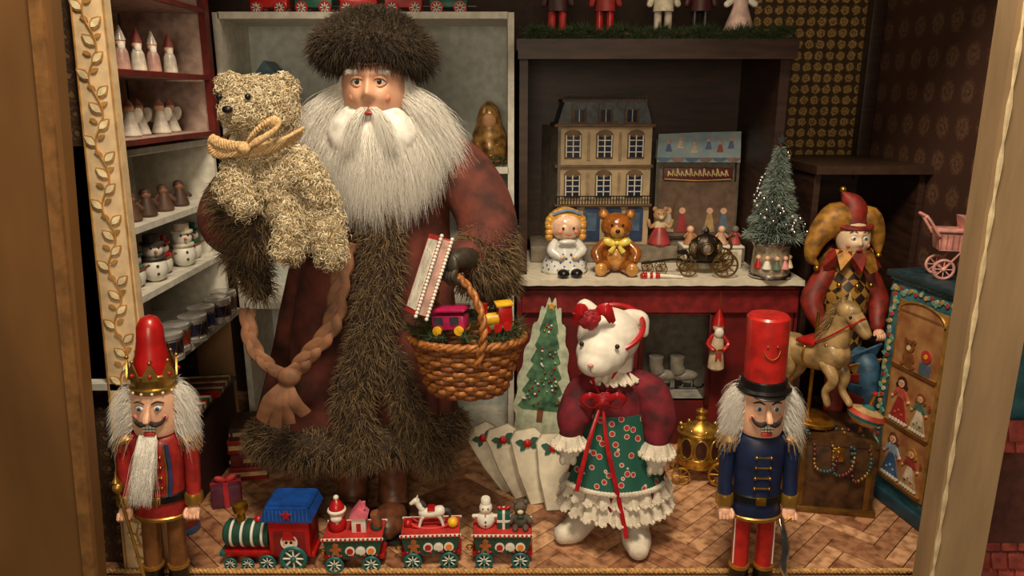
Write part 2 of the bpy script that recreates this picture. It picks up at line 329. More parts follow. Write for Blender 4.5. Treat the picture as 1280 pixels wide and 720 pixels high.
def facefn(nose=.28,cheek=.08):
    def fn(rg):
        x,y,z=rg[...,0].copy(),rg[...,1].copy(),rg[...,2].copy(); f=np.clip(-y,0,1)**.5*(y<0)
        g=lambda cx,cz,sx,sz:np.exp(-((x-cx)/sx)**2-((z-cz)/sz)**2)
        d=nose*g(0,-.12,.13,.14)+nose*.25*(g(.13,-.18,.08,.08)+g(-.13,-.18,.08,.08))+nose*.45*g(0,.08,.09,.2)+cheek*(g(.45,-.2,.2,.18)+g(-.45,-.2,.2,.18))-.15*(g(.34,.12,.17,.11)+g(-.34,.12,.17,.11))+.08*g(0,.33,.6,.08)+.07*g(0,-.5,.22,.07)+.06*g(0,-.78,.25,.14)
        rg=rg.copy(); rg[...,1]-=d*f; return rg
    return fn
FUR=m(44,32,21,.8,0,alt=(152,126,90),isl=True); FURB=m(48,36,25,.9,0,.3); WHAIR=m(238,234,224,.5,alt=(255,253,248),isl=True)
def santa():
    O=Vector((-.25,1.2,0)); e=empty('santa_claus_doll',O)
    b=B(); seg=120; a=np.linspace(0,2*np.pi,seg,endpoint=False); rings=[]
    st=[(.115,-.272,1.2,.165,.105),(.16,-.266,1.2,.16,.102),(.22,-.258,1.2,.155,.1),(.3,-.25,1.2,.148,.096),(.36,-.243,1.2,.143,.092),(.44,-.235,1.2,.13,.084),(.5,-.225,1.2,.122,.078),(.56,-.216,1.2,.115,.07),(.61,-.21,1.195,.105,.062),(.645,-.206,1.19,.075,.055),(.67,-.205,1.185,.04,.04),(.71,-.205,1.18,.03,.035)]
    Z=[s[0] for s in st]
    for z in np.linspace(.115,.71,50):
        cx,cy,hx,hy=[np.interp(z,Z,[s[i] for s in st]) for i in (1,2,3,4)]
        am=.1*max(0,(.6-z)/.5); w=1+am*(np.cos(a*9+z*3)+.5*np.cos(a*17-z*7)+.3*np.sin(a*5+z*20))
        rings.append(np.stack([cx+hx*w*np.cos(a),cy+hy*w*np.sin(a),np.full(seg,z)],1))
    b.loft(rings,MAROON)
    b.tube([(-.25,1.2,.6),(-.33,1.19,.605),(-.405,1.16,.575),(-.43,1.12,.53),(-.395,1.085,.515),(-.35,1.06,.515)],[.055,.055,.05,.048,.042,.032],MAROON,seg=24,sub=6,rounded=True)
    b.tube([(-.17,1.2,.605),(-.1,1.19,.6),(-.055,1.16,.56),(-.036,1.12,.505),(-.055,1.085,.475),(-.075,1.065,.48)],[.055,.053,.048,.046,.038,.027],MAROON,seg=24,sub=6,rounded=True)
    b.done('robe',parent=e,world=O,sharp=60)
    b=B(); ids=[]
    ids.append(b.tube([(-.19,1.115,.62),(-.2,1.105,.55),(-.2,1.1,.48),(-.21,1.092,.4),(-.228,1.085,.32),(-.25,1.082,.25),(-.245,1.08,.18),(-.235,1.082,.14)],[.026,.03,.034,.034,.031,.03,.032,.034],FURB,seg=16,sub=4,flat=.5,up=(1,0,0)))
    ids.append(b.tube([(-.185,1.092,.32),(-.17,1.088,.25),(-.15,1.095,.19),(-.125,1.105,.135)],[.014,.022,.026,.028],FURB,seg=16,sub=5,flat=.6,up=(1,0,0),rounded=True))
    hem=[(-.272+.165*math.cos(t),1.2+.105*math.sin(t),.142+.02*math.cos(t+1.2)) for t in np.linspace(0,2*np.pi,40,endpoint=False)]
    ids.append(b.tube(hem,.029,FURB,seg=12,closed=True))
    ids.append(b.tube([(-.42,1.12,.555),(-.395,1.09,.54),(-.36,1.055,.525)],[.04,.044,.04],FURB,seg=18,sub=5,rounded=True))
    ids.append(b.tube([(-.405,1.09,.53),(-.395,1.08,.48),(-.38,1.08,.43)],[.034,.03,.018],FURB,seg=14,sub=5,rounded=True))
    ids.append(b.tube([(-.034,1.12,.5),(-.045,1.095,.47),(-.05,1.085,.463)],[.04,.045,.04],FURB,seg=18,sub=5,rounded=True))
    ids.append(b.tube([(-.02,1.12,.46),(-.022,1.11,.435),(-.03,1.11,.415)],[.032,.03,.02],FURB,seg=14,sub=5,rounded=True))
    for i,(n) in enumerate((6500,2600,9500,3600,2000,3600,1400)): fur(b,ids[i],n,.0165,.00062,FUR,cw=.5,segs=3,jit=.55)
    b.done('fur_trim',parent=e,world=O,sharp=0)
    b=B(); BT=m(98,58,38,.45,0,.2)
    for x in (-.275,-.205): b.tube([(x,1.17,.16),(x,1.15,.06),(x,1.14,.035)],[.026,.025,.028],BT,seg=16,sub=4); b.sph((x,1.105,.025),(.028,.052,.025),BT); b.box((x,1.11,.005),(.052,.1,.01),BLACK,bev=.003)
    b.done('boots',parent=e,world=O)
    hc=np.array([-.204,1.135,.722]); b=B(); SK=m(222,168,138,.5,0,.06,sc=25)
    b.sph(hc,(.047,.05,.062),SK,seg=96,rings=72,fn=facefn(.27,.1))
    for sx in (-1,1):
        ec=hc+np.array([sx*.0158,-.0405,.009]); b.sph(ec,(.0086,.0075,.0066),m(232,226,216,.15,0,.02)); b.sph(ec+[0,-.0052,0],(.0042,.003,.0042),m(70,66,52,.15)); b.sph(ec+[0,-.0074,0],(.0021,.0014,.0021),BLACK); b.sph(ec+[-.0014,-.0084,.0016],(.0007,.0004,.0007),WHITE,seg=8,rings=6)
        b.tube([ec+np.array([-.0095,-.001,.0005]),ec+np.array([-.004,-.0058,.0048]),ec+np.array([.004,-.0058,.0048]),ec+np.array([.0095,-.001,.0005])],.0024,SK,seg=8,sub=5)
        b.tube([ec+np.array([-.0092,-.003,.0]),ec+np.array([-.004,-.0078,.0032]),ec+np.array([.004,-.0078,.0032]),ec+np.array([.0092,-.003,.0])],.0006,m(60,36,26),seg=6,sub=5)
        b.tube([ec+np.array([-.0085,-.001,-.002]),ec+np.array([0,-.0055,-.0062]),ec+np.array([.0085,-.001,-.002])],.0019,SK,seg=8,sub=5)
        b.sph(hc+[sx*.02,-.0405,-.013],(.010,.006,.008),m(214,140,114,.55,0,.05),seg=28,rings=20)
        P=np.array([ec+np.array([rng.uniform(-.011,.011),-.004,.0135+rng.uniform(-.002,.002)]) for _ in range(220)]); b.strands(P,np.tile([sx*.7,-.4,.1],(220,1)),.008,.0003,WHAIR,cw=.3,segs=2,jit=.2)
    for k in range(3): b.tube([hc+np.array([-.02,-.042,.034+.006*k]),hc+np.array([0,-.0475+.001*k,.0325+.006*k]),hc+np.array([.02,-.042,.034+.006*k])],.0009,SK,seg=6,sub=5)
    b.sph(hc+[0,-.052,-.0345],(.0095,.005,.0036),m(168,60,52,.35))
    b.done('head',parent=e,world=O,sharp=0)
    b=B(); WB=m(238,234,224,.8); b.sph((-.207,1.115,.655),(.066,.03,.05),WB); b.sph((-.207,1.11,.61),(.05,.024,.045),WB); b.sph((-.204,1.155,.715),(.062,.045,.05),WB)
    n=13000; al=rng.uniform(-2.25,2.25,n); al=np.where(rng.random(n)<.5,al*.6,al); q=rng.random(n)**.8
    sA,cA=np.sin(al),np.cos(al)
    P0=np.stack([hc[0]+sA*(.03+.03*q),hc[1]-.045+.045*np.abs(sA)+.012*q,hc[2]-.022-cA*(.016+.035*q)],1)
    spread=np.stack([sA*(.026+.04*rng.random(n)),-.014-.018*rng.random(n)+.01*np.abs(sA),-.02-.012*cA],1)
    Lr=(.045+.05*np.clip(cA,0,1)**1.5+.02*np.abs(sA))*rng.uniform(.45,1.2,n)
    P1=P0+spread; P2=P1+np.stack([sA*.016+rng.normal(0,.009,n)-.2*(P1[:,0]-hc[0])*(cA>0.3),rng.normal(.006,.006,n),-Lr],1)
    t=np.linspace(0,1,9)[None,:,None]; C=(1-t)**2*P0[:,None]+2*t*(1-t)*P1[:,None]+t*t*P2[:,None]
    ph=rng.uniform(0,6.28,(n,1,1)); C=C+.0028*np.sin(t*9+ph)*np.array([1,.4,0])*t
    b.curves(C,.00044,WHAIR)
    n=520; sd=np.where(rng.random(n)<.5,-1,1.); P0=np.stack([hc[0]+sd*rng.uniform(.001,.012,n),hc[1]-.051+rng.normal(0,.0015,n),hc[2]-.027+rng.uniform(-.002,.001,n)],1)
    P1=P0+np.stack([sd*rng.uniform(.006,.022,n),rng.uniform(-.009,-.002,n),rng.uniform(-.014,-.006,n)],1); P2=P1+np.stack([sd*rng.uniform(.002,.022,n),rng.uniform(-.006,.004,n),-rng.uniform(.03,.06,n)],1)
    C=(1-t)**2*P0[:,None]+2*t*(1-t)*P1[:,None]+t*t*P2[:,None]; ph=rng.uniform(0,6.28,(n,1,1)); C=C+.0016*np.sin(t*11+ph)*np.array([1,.4,0])*t; b.curves(C,.0004,WHAIR)
    b.done('beard',parent=e,world=O,sharp=0)
    b=B(); FH=m(24,18,13,.8,0,alt=(84,68,48),isl=True)
    i1=b.ring((-.206,1.15,.775),.064,.024,FURB,rot=(-8,3,0),seg=40,sec=12,sy=.85); i2=b.sph((-.21,1.16,.792),(.071,.063,.042),FURB); b.sph((-.25,1.155,.795),(.04,.04,.03),MAROON)
    fur(b,i1,7000,.0175,.0006,FH,cw=.35,segs=3,jit=.6); fur(b,i2,4600,.016,.0006,FH,cw=.3,segs=3,jit=.6,filt=lambda P,N:N[:,2]>-.1)
    b.done('fur_hat',parent=e,world=O,sharp=0)
    b=B(); LE=m(128,88,62,.65,0,.15,sc=40)
    def braid(pts,r):
        P=catmull(pts,10); n=len(P)
        for k in range(3):
            b.tube([P[i]+np.array([math.cos(i*.4+k*2.09)*r,-.3*r+math.sin(2*(i*.4+k*2.09))*r*.25,math.sin(i*.4+k*2.09)*r*.2]) for i in range(n)],r*.95,LE,seg=8,flat=.5,up=(1,0,0))
    braid([(-.245,1.078,.5),(-.255,1.062,.44),(-.268,1.052,.38),(-.3,1.046,.34),(-.33,1.044,.305)],.0085)
    braid([(-.40,1.075,.40),(-.39,1.055,.35),(-.36,1.046,.315),(-.33,1.04,.3)],.007)
    b.sph((-.333,1.036,.305),(.018,.012,.015),LE)
    for x,z in ((-.38,.235),(-.36,.225),(-.338,.23),(-.312,.245)): b.tube([(-.335,1.036,.3),((-.335+x)/2-.004,1.028,.27),(x,1.036,z)],[.006,.012,.01],LE,seg=8,sub=5,flat=.3,up=(1,0,0))
    b.done('braided_sash',parent=e,world=O)
    b=B(); GL=m(58,52,44,.45,0,.15); b.tube([(-.055,1.075,.475),(-.07,1.035,.486),(-.08,1.012,.488)],[.018,.016,.013],GL,seg=14,sub=4,rounded=True); b.at((-.084,1.003,.487),(0,0,-48)); hand(b,GL,.028); b.at((-.315,1.03,.54),(60,20,-20)); hand(b,GL,.034); b.at(); b.done('gloved_hands',parent=e,world=O)
santa()
def plush():
    O=Vector((-.32,1.06,.47)); b=B(); CB=m(206,186,146,.9); ids=[]
    CF=m(192,168,124,.75,alt=(250,238,208),isl=True)
    ids.append(b.sph((-.345,1.045,.692),(.045,.038,.04),CB)); ids.append(b.sph((-.362,1.012,.69),(.022,.02,.016),CB))
    ids.append(b.tube([(-.343,1.05,.65),(-.333,1.045,.615),(-.31,1.045,.57),(-.29,1.045,.545)],[.032,.038,.041,.034],CB,seg=18,sub=5,rounded=True))
    ids.append(b.tube([(-.30,1.025,.56),(-.305,1.01,.52),(-.31,1.005,.505)],[.024,.02,.017],CB,seg=12,sub=4,rounded=True))
    ids.append(b.tube([(-.27,1.03,.565),(-.258,1.015,.53),(-.253,1.01,.50)],[.024,.02,.017],CB,seg=12,sub=4,rounded=True))
    ids.append(b.tube([(-.365,1.02,.62),(-.375,1.0,.59),(-.36,.995,.57)],[.021,.018,.015],CB,seg=12,sub=4,rounded=True))
    ids.append(b.tube([(-.295,1.03,.62),(-.275,1.01,.6),(-.262,1.01,.58)],[.021,.018,.014],CB,seg=12,sub=4,rounded=True))
    for x in (-.383,-.312): ids.append(b.sph((x,1.045,.722),(.014,.01,.014),CB))
    for i,n in zip(ids,(2600,420,3000,900,900,700,700,260,260)): fur(b,i,n,.0115 if i!=ids[1] else .008,.0012,CF,cw=.3,segs=8,curl=.0042,cn=1.8,jit=.6)
    b.sph((-.368,.983,.694),(.007,.005,.005),BLACK)
    for x in (-.382,-.345): b.sph((x,.997,.71),.0042,BLACK)
    b.done('plush_teddy_bear',world=O,sharp=0)
    b=B(); KN=m(204,170,122,.85,0,.15,sc=300)
    def knit(pts,r,closed=False):
        P=catmull(pts,10); n=len(P)
        for k in range(5): b.tube([P[i]+np.array([math.cos(i*.9+k*1.257)*r*.5,math.sin(i*.9+k*1.257)*r*.35,math.cos(i*.9+k*1.257)*r*.9]) for i in range(n)],r*.3,KN,seg=6)
    knit([(-.395,1.05,.658),(-.392,1.01,.644),(-.35,.99,.64),(-.31,.995,.648),(-.29,1.04,.662)],.0085)
    knit([(-.35,.985,.646),(-.322,.976,.658),(-.302,.98,.672),(-.312,.98,.68),(-.335,.978,.664),(-.35,.985,.646)],.006)
    knit([(-.35,.985,.646),(-.375,.98,.65),(-.395,.985,.656),(-.388,.985,.638),(-.35,.985,.641)],.006)
    b.sph((-.35,.98,.645),(.009,.007,.009),KN); b.done('knitted_scarf',world=O,sharp=0)
plush()
def basket():
    O=Vector((-.066,1.03,.285)); b=B(); W1=m(158,98,46,.45,0,.2,sc=150); W2=m(116,64,28,.5,0,.2,sc=150)
    rows=11; ns=26; z0=.287
    for i in range(rows):
        t=i/(rows-1); z=z0+.004+t*.076; rx=.056+.024*t**.8; ry=.042+.013*t**.8; n=ns*4
        b.tube([((-.066)+math.cos(q)*(rx+.0028*math.cos(q*ns/2+i*math.pi)),1.03+math.sin(q)*(ry+.0028*math.cos(q*ns/2+i*math.pi)),z) for q in np.linspace(0,2*np.pi,n,endpoint=False)],.0042,W1 if i%3 else W2,seg=8,closed=True,flat=.55,up=(0,0,1))
    for j in range(ns):
        q=2*np.pi*(j+.5)/ns; b.tube([(-.066+math.cos(q)*.055,1.03+math.sin(q)*.041,z0),(-.066+math.cos(q)*.08,1.03+math.sin(q)*.055,z0+.082)],.0026,W2,seg=6)
    for k in range(3): b.tube([(-.066+math.cos(q)*(.083+.003*math.cos(q*14+k*2.09)),1.03+math.sin(q)*(.058+.003*math.cos(q*14+k*2.09)),z0+.084+.0035*math.sin(q*14+k*2.09)) for q in np.linspace(0,2*np.pi,120,endpoint=False)],.0035,W1,seg=6,closed=True)
    b.lathe([(.001,z0),(.055,z0),(.056,z0+.005),(.001,z0+.005)],W2,c=(-.066,1.03,0),sy=.74)
    for k in range(2):
        P=catmull([(-.048,.973,.345),(-.04,.968,.385),(-.042,.975,.42),(-.06,.99,.455),(-.084,1.012,.468),(-.106,1.04,.455),(-.115,1.07,.42),(-.108,1.078,.37)],14)
        b.tube([P[i]+np.array([math.cos(i*.5+k*3.14)*.003,math.sin(i*.5+k*3.14)*.003,0]) for i in range(len(P))],.0038,W1,seg=8)
    b.done('wicker_basket',world=O,sharp=60)
    b=B()
    for k in range(18):
        q=k*.35+rng.uniform(-.2,.2); p0=np.array([-.066+math.cos(q)*.05,1.03+math.sin(q)*.033,.376]); p1=p0+np.array([math.cos(q)*.038,math.sin(q)*.028,rng.uniform(.003,.02)])
        b.tube([p0,p1],.001,BROWN,seg=5); T=np.linspace(0,1,90)[:,None]; D=rng.normal(0,1,(90,3)); b.strands(p0+(p1-p0)*T,D+ (p1-p0)*25,.015,.0006,PINE,cw=.1,segs=2)
    b.done('pine_sprigs',world=(-.066,1.03,.376),sharp=0)
    b=B(); b.box((0,0,0),(.013,.046,.108),m(224,218,204,.7,0,.08,bump=.3))
    for sx in (-1,1):
        b.box((sx*.0078,0,0),(.003,.052,.114),m(170,40,36,.7,bump=.4)); b.box((sx*.0096,0,0),(.001,.04,.1),m(232,226,212,.7,bump=.4))
        for k in range(24): b.sph((sx*.008,-.026,-.0575+k*.005),.0028,WHITE,seg=8,rings=6)
    b.box((0,-.0235,0),(.011,.001,.108),m(190,150,140,.7)); b.done('gift_book',loc=(-.117,1.005,.468),rot=(-6,22,22))
    b=B(); MG=m(176,30,84,.4,coat=.3)
    b.box((0,0,.014),(.045,.022,.02),MG,bev=.003); b.box((0,0,.03),(.05,.026,.005),MG,bev=.002)
    for x in (-.012,.01): b.box((x,-.0115,.017),(.012,.002,.01),m(60,60,70,.2))
    for x in (-.015,.015):
        for y in (-.012,.012): b.cyl((x,y-.002,.004),(x,y+.002,.004),.006,YELLOW)
    b.done('toy_tram',loc=(-.085,1.0,.388),rot=(0,-6,-18),sc=1.1)
    b=B(); b.cyl((-.022,0,.016),(.004,0,.016),.009,YELLOW); b.box((.013,0,.02),(.02,.02,.03),RED,bev=.002); b.box((.013,0,.037),(.025,.024,.004),YELLOW,bev=.001); b.cyl((-.015,0,.022),(-.015,0,.04),.003,RED,.005); b.box((0,0,.006),(.048,.02,.006),m(90,110,70),bev=.001)
    for x in (-.016,0,.014):
        for y in (-.011,.011): b.cyl((x,y-.002,.005),(x,y+.002,.005),.006,RED)
    b.done('toy_engine',loc=(-.022,1.01,.388),rot=(0,-4,12))
basket()
# ================================================================ NUTCRACKERS
def nutcracker(name,loc,rot,king):
    e=empty(name,loc,rot); e.scale=(.93,.93,1) if king else (.92,.92,1)
    b=B(); coat_=m(152,38,34,.4,coat=.3) if king else NAVY
    leg=m(130,86,50,.35,.3) if king else m(176,36,32,.4); DG=m(178,134,60,.35,.7)
    for x in (-.019,.019):
        b.lathe([(.0135,.0),(.0145,.012),(.0125,.028),(.0135,.06),(.0135,.13)],leg,c=(x,0,0)); b.lathe([(.015,0),(.016,.008),(.0148,.03),(.0158,.033),(.0158,.037),(.0135,.038)],BLACK,c=(x,0,0)); b.sph((x,-.012,.008),(.013,.018,.009),BLACK)
        b.lathe([(.0162,.037),(.0168,.039),(.0162,.042)],DG,c=(x,0,0))
        if not king: b.cyl((x+(.012 if x>0 else -.012),-.007,.045),(x+(.012 if x>0 else -.012),-.007,.12),.0012,WHITE,seg=6)
    b.lathe([(.038,.124),(.040,.128),(.0365,.152),(.0355,.162),(.0375,.19),(.0395,.225),(.038,.245),(.03,.254),(.018,.258)],coat_,sy=.72,seg=32)
    b.lathe([(.0375,.152),(.0395,.153),(.0395,.163),(.0375,.164)],BLACK,sy=.74,seg=32); b.box((0,-.0285,.158),(.016,.004,.013),GOLD,bev=.002)
    b.lathe([(.0385,.124),(.0415,.125),(.0415,.129),(.0385,.131)],DG,sy=.73,seg=32)
    if king:
        for s in (-1,1): b.tube([(s*.02,-.0265,.245),(s*.024,-.0268,.2),(s*.021,-.0265,.165)],.003,m(44,62,110,.45),seg=6,sub=4,flat=.6); b.tube([(s*.016,-.0275,.245),(s*.019,-.028,.2),(s*.017,-.0275,.165)],.0014,DG,seg=6,sub=4)
    for z in (.178,.194,.21,.226):
        for x in (-.011,.011): b.sph((x,-.0275-.001*(z-.17)/.05,z),.0026,GOLD,seg=10,rings=8)
        b.box((0,-.0275,z),(.022,.002,.0018),DG)
    for s in (-1,1):
        b.tube([(s*.034,0,.243),(s*.047,0,.238),(s*.049,-.001,.205),(s*.05,-.004,.17),(s*.05,-.006,.15)],[.012,.0135,.0115,.0108,.012],coat_,seg=16,sub=4,rounded=True)
        b.lathe([(.004,0),(.016,.001),(.0165,.005),(.012,.012),(.003,.015)],DG,c=(s*.046,0,.24),rot=(0,s*14,0))
        for k in range(12): q=k*.524; b.cyl((s*.047+.0145*math.cos(q),.0145*math.sin(q),.243),(s*.049+.016*math.cos(q),.016*math.sin(q),.229),.0016,DG,seg=5)
        b.lathe([(.012,0),(.014,.002),(.014,.014),(.0125,.018)],DG,c=(s*.05,-.006,.143))
        b.sph((s*.05,-.01,.133),(.0105,.011,.012),SKIN)
        for k in range(4): b.tube([(s*.05-.008+.0053*k,-.017,.133),(s*.05-.008+.0053*k,-.021,.127),(s*.05-.008+.0053*k,-.015,.122)],.0026,SKIN,seg=6,sub=3,rounded=True)
        b.tube([(s*.041,-.014,.138),(s*.039,-.02,.134),(s*.041,-.024,.13)],.0028,SKIN,seg=6,sub=3,rounded=True)
    b.lathe([(.02,.252),(.03,.256),(.0325,.263),(.0325,.315),(.031,.322),(.02,.326)],SKIN,seg=32,sy=.92)
    b.tube([(0,-.030,.305),(0,-.036,.294),(0,-.042,.287),(0,-.033,.284)],[.003,.0042,.0055,.004],SKIN,seg=8,sub=4)
    for s in (-1,1):
        b.sph((s*.0125,-.0275,.3),(.0058,.0035,.004),WHITE,rot=(0,0,s*22)); b.sph((s*.0125,-.0305,.3),(.003,.002,.003),m(40,90,150,.2)); b.sph((s*.0125,-.0322,.3),(.0015,.001,.0015),BLACK)
        b.tube([(s*.005,-.0315,.307),(s*.013,-.0305,.3105),(s*.021,-.025,.307)],[.001,.0016,.0008],m(50,36,26) if not king else m(60,50,44),seg=6,sub=4)
        b.tube([(s*.002,-.034,.281),(s*.010,-.035,.2785),(s*.018,-.031,.281),(s*.0225,-.0265,.288)],[.003,.004,.0026,.0008],m(40,30,24) if king else m(30,26,24),seg=8,sub=4)
        b.sph((s*.02,-.0235,.285),(.005,.003,.0045),m(224,140,122,.5))
    b.box((0,-.031,.2715),(.018,.005,.008),WHITE,bev=.001); b.box((0,-.0337,.2715),(.018,.001,.001),BLACK); b.box((0,-.032,.2635),(.016,.004,.006),m(190,60,50),bev=.001)
    for x in (-.0045,0,.0045): b.box((x,-.0337,.2715),(.0006,.001,.008),BLACK)
    if king:
        CG=m(190,152,80,.3,.85,.1)
        b.lathe([(.030,.318),(.033,.320),(.0335,.326),(.030,.328),(.031,.335),(.0345,.346),(.033,.348),(.03,.34)],CG,seg=32)
        for k in range(8):
            q=k*math.pi/4+.2; b.at((.0335*math.cos(q),.0335*math.sin(q),.345),(0,0,math.degrees(q)+90)); b.prism([(-.011,-.004),(.011,-.004),(.009,.006),(0,.021),(-.009,.006)],-.0012,.0012,CG); b.sph((0,0,.022),.003,CG,seg=8,rings=6); b.sph((0,-.002,.003),.0028,RED,seg=8,rings=6)
        b.at(); b.lathe([(.028,.325),(.0275,.35),(.022,.375),(.0195,.39),(.0185,.41),(.012,.422),(.003,.426)],RED,seg=28)
        for k in range(14): q=k*2*math.pi/14; b.sph((.033*math.cos(q),.033*math.sin(q),.322),.0022,WHITE,seg=8,rings=6)
        b.cyl((-.053,-.022,.17),(-.012,-.04,.002),.0024,DG); b.sph((-.054,-.022,.178),.0085,DG); b.lathe([(.002,0),(.006,.004),(.002,.012),(.001,.02)],DG,c=(-.056,-.022,.183))
    else:
        b.lathe([(.034,.318),(.04,.319),(.041,.323),(.035,.326),(.034,.336),(.032,.337)],BLACK,seg=32); b.sph((0,-.032,.32),(.024,.014,.0028),BLACK,rot=(12,0,0))
        b.lathe([(.0305,.33),(.0305,.34),(.031,.4),(.0315,.418),(.031,.424),(.028,.427),(.002,.428)],m(182,36,32,.35,coat=.3),seg=36)
        b.tube([(-.012,-.0295,.384),(-.008,-.0315,.376),(0,-.0325,.372),(.008,-.0315,.376),(.012,-.0295,.384)],.0009,m(176,104,40,.4,.5),seg=6,sub=4)
        for x in (-.007,.007): b.sph((x,-.031,.39),.0017,m(176,104,40,.4,.5),seg=8,rings=6)
        b.tube([(.036,.0,.13),(.041,-.012,.11),(.046,-.02,.08),(.045,-.022,.05),(.054,-.022,.018)],[.002,.004,.006,.0062,.001],SILVER,seg=10,sub=5,flat=.25,up=(1,0,0)); b.tube([(.043,-.012,.115),(.036,-.026,.122),(.05,-.022,.13)],.0018,GOLD,seg=6,sub=4)
    b.done('figure',parent=e)
    b=B(); n=2600; al=np.where(rng.random(n)<.5,rng.uniform(-.42,.9,n),rng.uniform(math.pi-.9,math.pi+.42,n))
    P=np.stack([.032*np.cos(al),.03*np.sin(al),rng.uniform(.262,.323,n)],1); D=np.stack([np.cos(al),np.sin(al)*.5-.1,rng.uniform(-.45,.2,n)],1)
    b.strands(P,D,.031,.00036,WHAIR,cw=.85,segs=6,jit=.3,curl=.002,cn=1.2)
    P=np.stack([.028*np.cos(al),.03*np.abs(np.sin(al))+.005,rng.uniform(.262,.32,n)],1); b.strands(P,np.tile([0,1,-.2],(n,1))+P*15,.03,.0004,WHAIR,cw=.6,segs=3)
    if king:
        n=1700; P=np.stack([rng.uniform(-.012,.012,n)-.003,np.full(n,-.031),rng.uniform(.256,.262,n)],1); b.strands(P,np.tile([-.14,-.3,-1.],(n,1)),.07,.0004,WHAIR,cw=.2,segs=6,jit=.07,curl=.0012,cn=1.5)
    b.done('hair',parent=e,sharp=0)
nutcracker('nutcracker',(-.518,.965,-.004),(0,3,8),True)
nutcracker('nutcracker',(.357,.965,-.004),(0,-1,-3),False)
# ================================================================ TOY TRAIN
def wheel(b,x,y,z,r,c1,c2):
    b.ring((x,y,z),r*.86,r*.15,c1,rot=(90,0,0),seg=24,sec=6); b.cyl((x,y+.0015,z),(x,y+.003,z),r*.85,c2,seg=24)
    for k in range(4): q=k*math.pi/4; b.cyl((x-r*.85*math.cos(q),y,z-r*.85*math.sin(q)),(x+r*.85*math.cos(q),y,z+r*.85*math.sin(q)),r*.07,WHITE,seg=5)
    b.sph((x,y-.002,z),r*.22,c1,seg=10,rings=6)
def star(r,n=5,k=.42): return [((r if i%2==0 else r*k)*math.sin(math.pi*i/n)*-1,(r if i%2==0 else r*k)*math.cos(math.pi*i/n)) for i in range(2*n)]
DGR=m(24,68,56,.45,coat=.2)
def santaface(b,s):
    b.prism(circ(.011*s),-.001,0,WHITE); b.prism(circ(.0075*s,cz=.001),-.002,0,SKIN); b.prism([(-.009*s,.004*s),(.009*s,.004*s),(.004*s,.014*s),(-.006*s,.015*s)],-.0025,0,RED); b.prism(circ(.002*s,10,-.003*s,.001),-.0026,0,BLACK); b.prism(circ(.002*s,10,.003*s,.001),-.0026,0,BLACK); b.prism(circ(.006*s,14,0,-.006*s),-.0024,0,WHITE)
def loco():
    b=B(); b.box((0,0,.022),(.15,.04,.01),RED,bev=.002)
    b.cyl((-.07,0,.05),(.0,0,.05),.022,DGR,seg=28)
    for x in (-.062,-.045,-.028,-.012): b.cyl((x,0,.05),(x+.004,0,.05),.0227,WHITE,seg=28)
    b.sph((-.07,0,.05),(.009,.02,.02),GREEN); b.cyl((-.079,0,.05),(-.075,0,.05),.006,GOLD)
    b.lathe([(.008,.068),(.0065,.074),(.0065,.084),(.011,.089),(.0125,.096),(.0115,.102),(.004,.104)],GOLD,c=(-.048,0,0)); b.sph((-.02,0,.075),(.007,.007,.006),RED)
    b.box((.037,0,.056),(.066,.052,.064),RED,bev=.002); b.box((.037,-.0265,.05),(.05,.002,.038),m(120,20,26,.5))
    b.at((.037,-.0278,.05)); santaface(b,1.25); b.at()
    b.prism([(-.002,.088),(.076,.088),(.079,.094),(.07,.112),(.004,.112),(-.005,.094)],-.032,.032,BLUE); b.prism([(.001,.112),(.073,.112),(.068,.116),(.006,.116)],-.026,.026,BLUE)
    b.prism(star(.009),-.0345,-.032,RED,c=(.037,0,.101))
    for x in np.linspace(.004,.07,12): b.box((x,-.0325,.1),(.0015,.001,.018),m(40,100,180))
    for y in (-.026,.026):
        s=1 if y<0 else -1
        wheel(b,.043,y-.005*s,.0225,.0225,TEAL,DGR); wheel(b,.0,y-.004*s,.014,.014,TEAL,DGR); wheel(b,-.032,y-.004*s,.011,.011,TEAL,DGR); wheel(b,-.06,y-.004*s,.011,.011,TEAL,DGR)
    b.box((-.076,0,.022),(.01,.044,.008),TEAL,bev=.002)
    b.done('toy_locomotive',loc=(-.377,1.028,0),rot=(0,0,-1),sc=.96)
